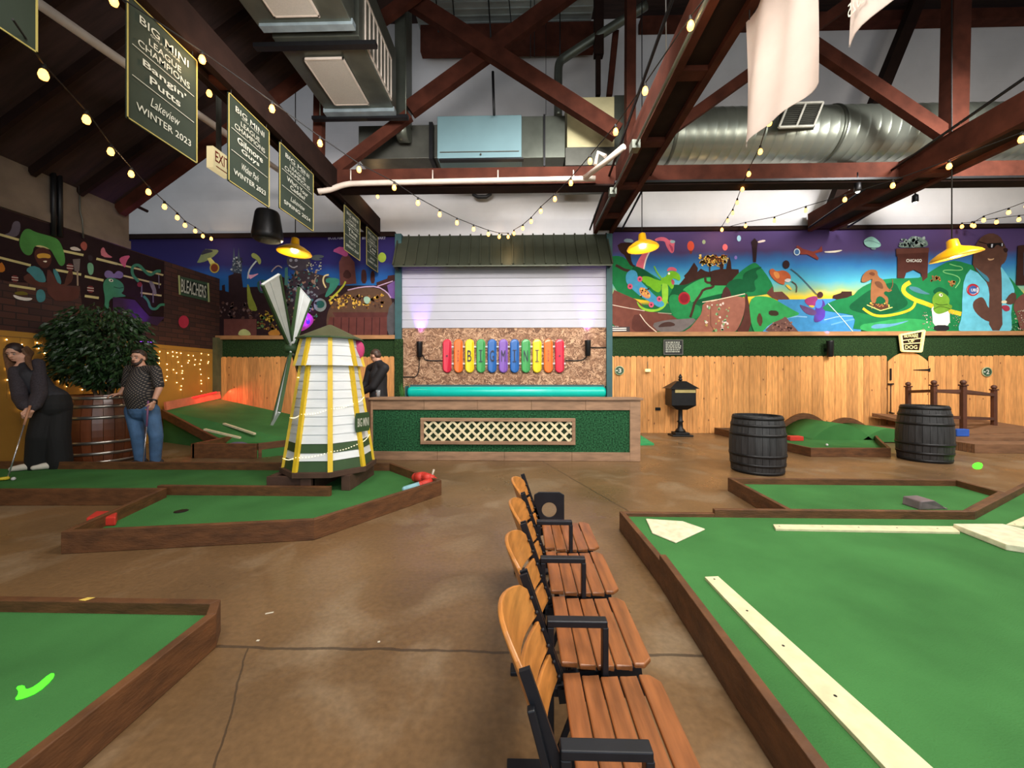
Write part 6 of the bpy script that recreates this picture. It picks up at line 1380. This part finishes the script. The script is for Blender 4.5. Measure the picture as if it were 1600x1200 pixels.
q = MB(); [q.limb([(V((a_.x+.02, a_.y+.04, .055)), .054), (V((a_.x-.01, a_.y-.08, .05)), .05), (V((a_.x-.03, a_.y-.17, .042)), .04)]) for a_ in (la, ra)]
build(q, 'shoes', M('dark shoes', (40, 38, 40), .6), root, mods=.008)
q = MB(); dd = (lwr-lel).normalized(); q.lathe([(.034, -.014), (.038, -.012), (.038, .012), (.034, .014)], lwr-dd*.02, 16, ax=dd); q.ball(lwr-dd*.02+V((0, -.036, 0)), (.018, .01, .018), 8); build(q, 'wristwatch', M('black watch', (20, 20, 22), .4), root)
hp = lwr+V((-.03, -.05, -.10)); tip = V((hp.x+.02, hp.y-.1, .05))
pt = thing('putter', tip, 'putter with a mauve grip held upright beside the jeans', 'putter')
build(MB().tube([hp+V((0, 0, .12)), hp.lerp(tip, .30)], .012), 'grip', M('mauve grip', (120, 76, 110), .6), pt); build(MB().tube([hp.lerp(tip, .28), tip], .006), 'shaft', M('chromed shaft', (190, 190, 196), .25, .8), pt)
build(MB().beam(tip+V((-.04, 0, -.015)), tip+V((.06, 0, -.015)), .03, .028), 'club_head', M('dark blue club head', (30, 40, 70), .4), pt, bevel=.004)
# ---- putting woman
Yw = 5.15
def Pw(u, v, dy=0): return W(u, v, Yw+dy)
gz = .072; root = thing('person', (Pw(75, 735).x, Yw, gz), 'person with long brown hair in wide black trousers bending over a putt', 'person')
f, r, u = frame((.42, -.82, -.42), (.1, -.2, 1)); hc = Pw(23, 551, -.06)
nk = Pw(35, 567, 0); lsh, rsh = Pw(59, 568, .06), Pw(24, 580, -.10); ch = Pw(48, 588, 0); wa = Pw(66, 612, .04); pe = Pw(84, 627, .07)
lel, rel = Pw(62, 615, -.10), Pw(32, 622, -.18); lwr, rwr = Pw(49, 643, -.26), Pw(43, 640, -.28)
lh, rh = Pw(92, 634, .10), Pw(74, 636, .02); lk, rk = Pw(90, 682, .04), Pw(62, 682, -.06); la, ra = Pw(94, 722, .06), Pw(60, 722, -.02)
b = MB(); xf(b, head_local(), hc, f, r, u); b.limb([(hc+V((.05, .04, -.06)), .048), (nk, .05)]); b.limb([(nk, .055), (ch, .115), (wa, .115), (pe, .14)]); b.limb([(lsh, .052), (nk, .045), (rsh, .052)])
b.limb([(lsh, .052), (lel, .038), (lwr, .026)]); b.limb([(rsh, .052), (rel, .038), (rwr, .026)])
sd = V((-.22, -.25, -1)).normalized()
hand(b, lwr, (-.3, -.2, -1), (-1, -.2, .1), 1.0, -1, .92); hand(b, rwr, (-.05, -.2, -1), (.9, -.3, 0), 1.0, 1, .92)
for h_, k_, a_ in ((lh, lk, la), (rh, rk, ra)): b.limb([(h_, .09), (k_, .058), (a_, .038)])
body = build(b, 'body', skin('skin of woman', (206, 158, 134)), root, mods=.007)
face(root, body, hc, f, r, u, M('dark iris', (40, 30, 24), .3), M('brown brow', (70, 46, 34), .7))
m_h2 = hairmat('long brown hair', (98, 70, 50)); m_h1 = hairmat('dark crown hair', (42, 26, 24))
h = MB(); hl = MB(); hl.ball((0, -.022, .042), (.087, .098, .092), 18); xf(h, hl, hc, f, r, u); build(h, 'crown_hair', m_h1, root, mods=.008)
h = MB(); fr = lambda x, y, z: hc+r*x+f*y+u*z
for s, (eu, ev), dy in ((-1, (50, 578), -.10), (1, (16, 604), -.20)):
    for k in range(5):
        a0 = fr(s*.080, -.0-.025*k, .05); a1 = fr(s*.100, -.01-.028*k, -.05); a3 = Pw(eu+2.0*k*s*.6, ev-3*k, dy+.03*k); a2 = a1.lerp(a3, .5)+V((.02*s, 0, .01)); h.limb([(a0, .018), (a1, .026), (a2, .030), (a3, .012)], 8)
h.limb([(fr(0, -.09, .0), .06), (fr(0, -.10, -.08), .06), (nk+V((.03, .06, -.06)), .05), (nk+V((.05, .08, -.16)), .03)], 10)
build(h, 'long_hair', m_h2, root, mods=.008)
m_top = M('black sheer top', (34, 34, 40), .75, var=.2, scale=30); m_slv = M('textured dark sleeve', (48, 42, 48), .85, var=.4, scale=60)
q = MB(); q.limb([(mid(nk, ch, .4), .09), (ch, .145), (wa, .142), (pe+V((0,0,.02)), .165)], 20); q.limb([(lsh, .07), (mid(lsh, rsh)+V((.02,.03,-.05)), .08), (rsh, .07)]); build(q, 'top', m_top, root, mods=.010)
for a_, e_, w_ in ((lsh, lel, lwr), (rsh, rel, rwr)):
    q = MB(); q.limb([(a_, .072), (mid(a_, e_), .076), (e_, .078), (mid(e_, w_, .65), .074), (mid(e_, w_, .88), .04)]); build(q, 'sleeve', m_slv, root, mods=.010)
q = MB(); q.limb([(pe, .175), (mid(lh, rh), .19)], 18)
for h_, k_, a_ in ((lh, lk, la), (rh, rk, ra)): q.limb([(h_, .135), (k_, .125), (a_+V((0,0,.03)), .128), (a_+V((0, 0, -.03)), .12)], 16)
build(q, 'wide_trousers', M('black trousers', (12, 12, 14), .85), root, mods=.010)
for a_, dx in ((ra, -.13), (la, -.14)):
    x_, y_ = a_.x, a_.y; q = MB(); q.limb([(V((x_+.06, y_, gz+.055)), .052), (V((x_, y_-.05, gz+.055)), .052), (V((x_+dx*.7, y_-.12, gz+.045)), .044), (V((x_+dx*1.1, y_-.17, gz+.036)), .034)]); build(q, 'shoe', M('off white trainer', (206, 200, 188), .6, var=.06), root, mods=.008)
g0 = Pw(47, 634, -.30); g1 = G(12, 747, gz+.03)
pt = thing('putter', g1, 'yellow headed putter gripped by the bending person', 'putter')
build(MB().tube([g0, g0.lerp(g1, .28)], .013), 'grip', M('pale grip', (170, 120, 90), .6), pt); build(MB().tube([g0.lerp(g1, .26), g1], .0075), 'shaft', M('chromed shaft', (190, 190, 196), .25, .8), pt)
build(MB().limb([(g1, .02), (g1+V((-.12, -.06, -.008)), .018)], 10), 'club_head', M('yellow club head', (206, 180, 40), .5), pt)
p = G(21, 748, gz+.021); build(MB().ball(p, .0214, 12), 'golf_ball', m_white, label='white golf ball touching the yellow putter head', cat='golf ball')
# ---- man behind the counter
Yb = 6.95
def Pb(u, v, dy=0): return W(u, v, Yb+dy)
root = thing('person', (Pb(590, 700).x, Yb, 0), 'person in a black jacket seen from behind, standing behind the counter', 'person')
f, r, u = frame((-.86, .30, -.42), (-.3, .1, 1)); hc = Pb(586.5, 557)
nk = Pb(592, 567); lsh, rsh = Pb(579, 576, .16), Pb(601, 575, -.10); ch = Pb(591, 588); wa = Pb(591, 606); pe = Pb(592, 624); lel, rel = Pb(573, 598, .16), Pb(583, 604, -.16); lwr, rwr = Pb(562, 613, .06), Pb(566, 614, -.12)
lh, rh = Pb(588, 632, .08), Pb(596, 632, -.08); lk, rk = Pb(586, 670, .08), Pb(594, 670, -.08); 
la, ra = V((lk.x+.02, lk.y+.02, .09)), V((rk.x+.03, rk.y+.02, .09))
b = MB(); xf(b, head_local(), hc, f, r, u); b.limb([(hc+V((.04, 0, -.05)), .058), (nk, .062)]); b.limb([(nk, .07), (ch, .13), (wa, .13), (pe, .135)]); b.limb([(lsh, .06), (nk, .05), (rsh, .06)])
b.limb([(lsh, .06), (lel, .042), (lwr, .028)]); b.limb([(rsh, .06), (rel, .042), (rwr, .028)]); hand(b, lwr, (-.6, -.1, -.6), (0, 0, -1), .7, 1); hand(b, rwr, (-.7, 0, -.6), (0, .2, -1), .7, -1)
for h_, k_, a_ in ((lh, lk, la), (rh, rk, ra)): b.limb([(h_, .09), (k_, .06), (a_, .04)]); b.limb([(a_, .042), (a_+V((-.16, .05, -.045)), .032)])
body = build(b, 'body', skin('skin of man', (190, 142, 118)), root, mods=.007)
face(root, body, hc, f, r, u, M('dark iris', (40, 30, 24), .3), M('dark brown hair', (44, 30, 24), .7))
h = MB(); hl = MB(); hl.ball((0, -.024, .048), (.081, .092, .086), 18); hl.ball((0, -.06, .0), (.074, .056, .062), 14); xf(h, hl, hc, f, r, u); build(h, 'hair', hairmat('cropped brown hair', (66, 46, 34)), root, mods=.008)
m_jk = M('black jacket', (20, 18, 22), .75, var=.2, scale=8)
q = MB(); q.limb([(nk+V((.0,0,-.015)), .082), (ch, .158), (wa, .155), (pe, .162)], 20); q.limb([(lsh, .085), (nk+V((0,0,-.02)), .075), (rsh, .085)])
for a_, e_, w_ in ((lsh, lel, lwr), (rsh, rel, rwr)): q.limb([(a_, .085), (e_, .072), (mid(e_, w_, .8), .05)])
build(q, 'jacket', m_jk, root, mods=.010)
q = MB(); q.limb([(pe, .15), (mid(lh, rh), .15)]); [q.limb([(h_, .105), (k_, .08), (a_+V((0,0,.0)), .066)]) for h_, k_, a_ in ((lh, lk, la), (rh, rk, ra))]; build(q, 'trousers', M('navy trousers', (24, 26, 40), .85), root, mods=.010)
q = MB(); [q.limb([(V((a_.x+.03, a_.y, .05)), .048), (V((a_.x-.16, a_.y+.05, .04)), .036)]) for a_ in (la, ra)]; build(q, 'shoes', M('dark shoes', (40, 38, 40), .6), root, mods=.008)
# bright bottle on the counter edge
p = W(591, 621, 6.3); t = thing('water_glass', p, 'clear tumbler glinting on the counter in front of the black jacket', 'glass')
gl = M('clear plastic', (235, 240, 245), .08, var=.02); gl.node_tree.nodes['Principled BSDF'].inputs['Transmission Weight'].default_value = .75
build(MB().lathe([(.028, .0), (.036, .12), (.033, .12), (.026, .008), (.0, .008)], (p.x, 6.3, W(591, 622, 6.3).z+.012), 20), 'cup', gl, t)
# ================= ficus =================
tx, ty = -6.74, 6.02; tz = .95
t = thing('potted_tree', (tx, ty, tz), 'dense dark leafy indoor tree growing out of the oak barrel', 'tree')
build(MB().lathe([(0, -.003), (.40, -.003), (.40, .01), (0, .012)], (tx, ty, tz), 24), 'soil', M('dark soil', (40, 30, 22), .95, bump=.6), t)
q = MB(); tips = []
for k in range(7):
    a = k*.9; x0, y0 = tx+.06*math.cos(a), ty+.06*math.sin(a); p = [V((x0, y0, tz)), V((x0+.08*math.cos(a), y0+.08*math.sin(a), tz+.30)), V((x0+.18*math.cos(a*1.3), y0+.15*math.sin(a*1.3), tz+.75)), V((tx+.25*math.cos(a*1.7), ty+.2*math.sin(a*1.7), tz+1.1))]
    q.tube(chaikin([tuple(v) for v in p], 1, False), [.035, .03, .028, .024, .02, .016][:len(chaikin([tuple(v) for v in p], 1, False))] if False else .024, 7)
build(q, 'trunk', M('grey brown bark', (92, 76, 56), .9, bump=.4), t)
q = MB(); blobs = [((-.30, 0, .95), (.50, .42, .42)), ((.30, -.1, 1.0), (.48, .42, .46)), ((0, 0, 1.25), (.52, .42, .32)), ((.45, 0, .62), (.30, .32, .36)), ((-.42, 0, .65), (.38, .35, .36)), ((.0, -.15, .70), (.46, .34, .38)), ((.05, 0, .40), (.34, .3, .22)), ((-.5, 0, 1.1), (.28, .3, .28))]
for i in range(4600):
    c, rr_ = R.choice(blobs); d = V((R.gauss(0, 1), R.gauss(0, 1), R.gauss(0, 1))).normalized(); k = R.uniform(.55, 1.05)
    p = V((tx+c[0]+d.x*rr_[0]*k, ty+c[1]+d.y*rr_[1]*k, tz+c[2]+d.z*rr_[2]*k))
    if p.x < XL+.14: p.x = XL+.14+R.uniform(0, .12)
    ld = V((d.x+R.uniform(-.6, .6), d.y+R.uniform(-.6, .6), -.7+R.uniform(-.6, .4))).normalized(); sd = ld.cross(V((R.uniform(-1, 1), R.uniform(-1, 1), R.uniform(-.3, 1)))).normalized(); l = R.uniform(.075, .125); w_ = l*.26; nn = ld.cross(sd)*l*.08
    a, b_, c2, d2 = p, p+ld*l*.4+sd*w_-nn, p+ld*l, p+ld*l*.4-sd*w_-nn; m_ = p+ld*l*.5+nn
    q.add([a, b_, c2, d2, m_], [(0, 1, 4), (1, 2, 4), (2, 3, 4), (3, 0, 4)], 0)
m_leaf = M('glossy ficus leaf', (36, 60, 30), .42, var=.25, scale=8, island=.5)
build(q, 'foliage', m_leaf, t)
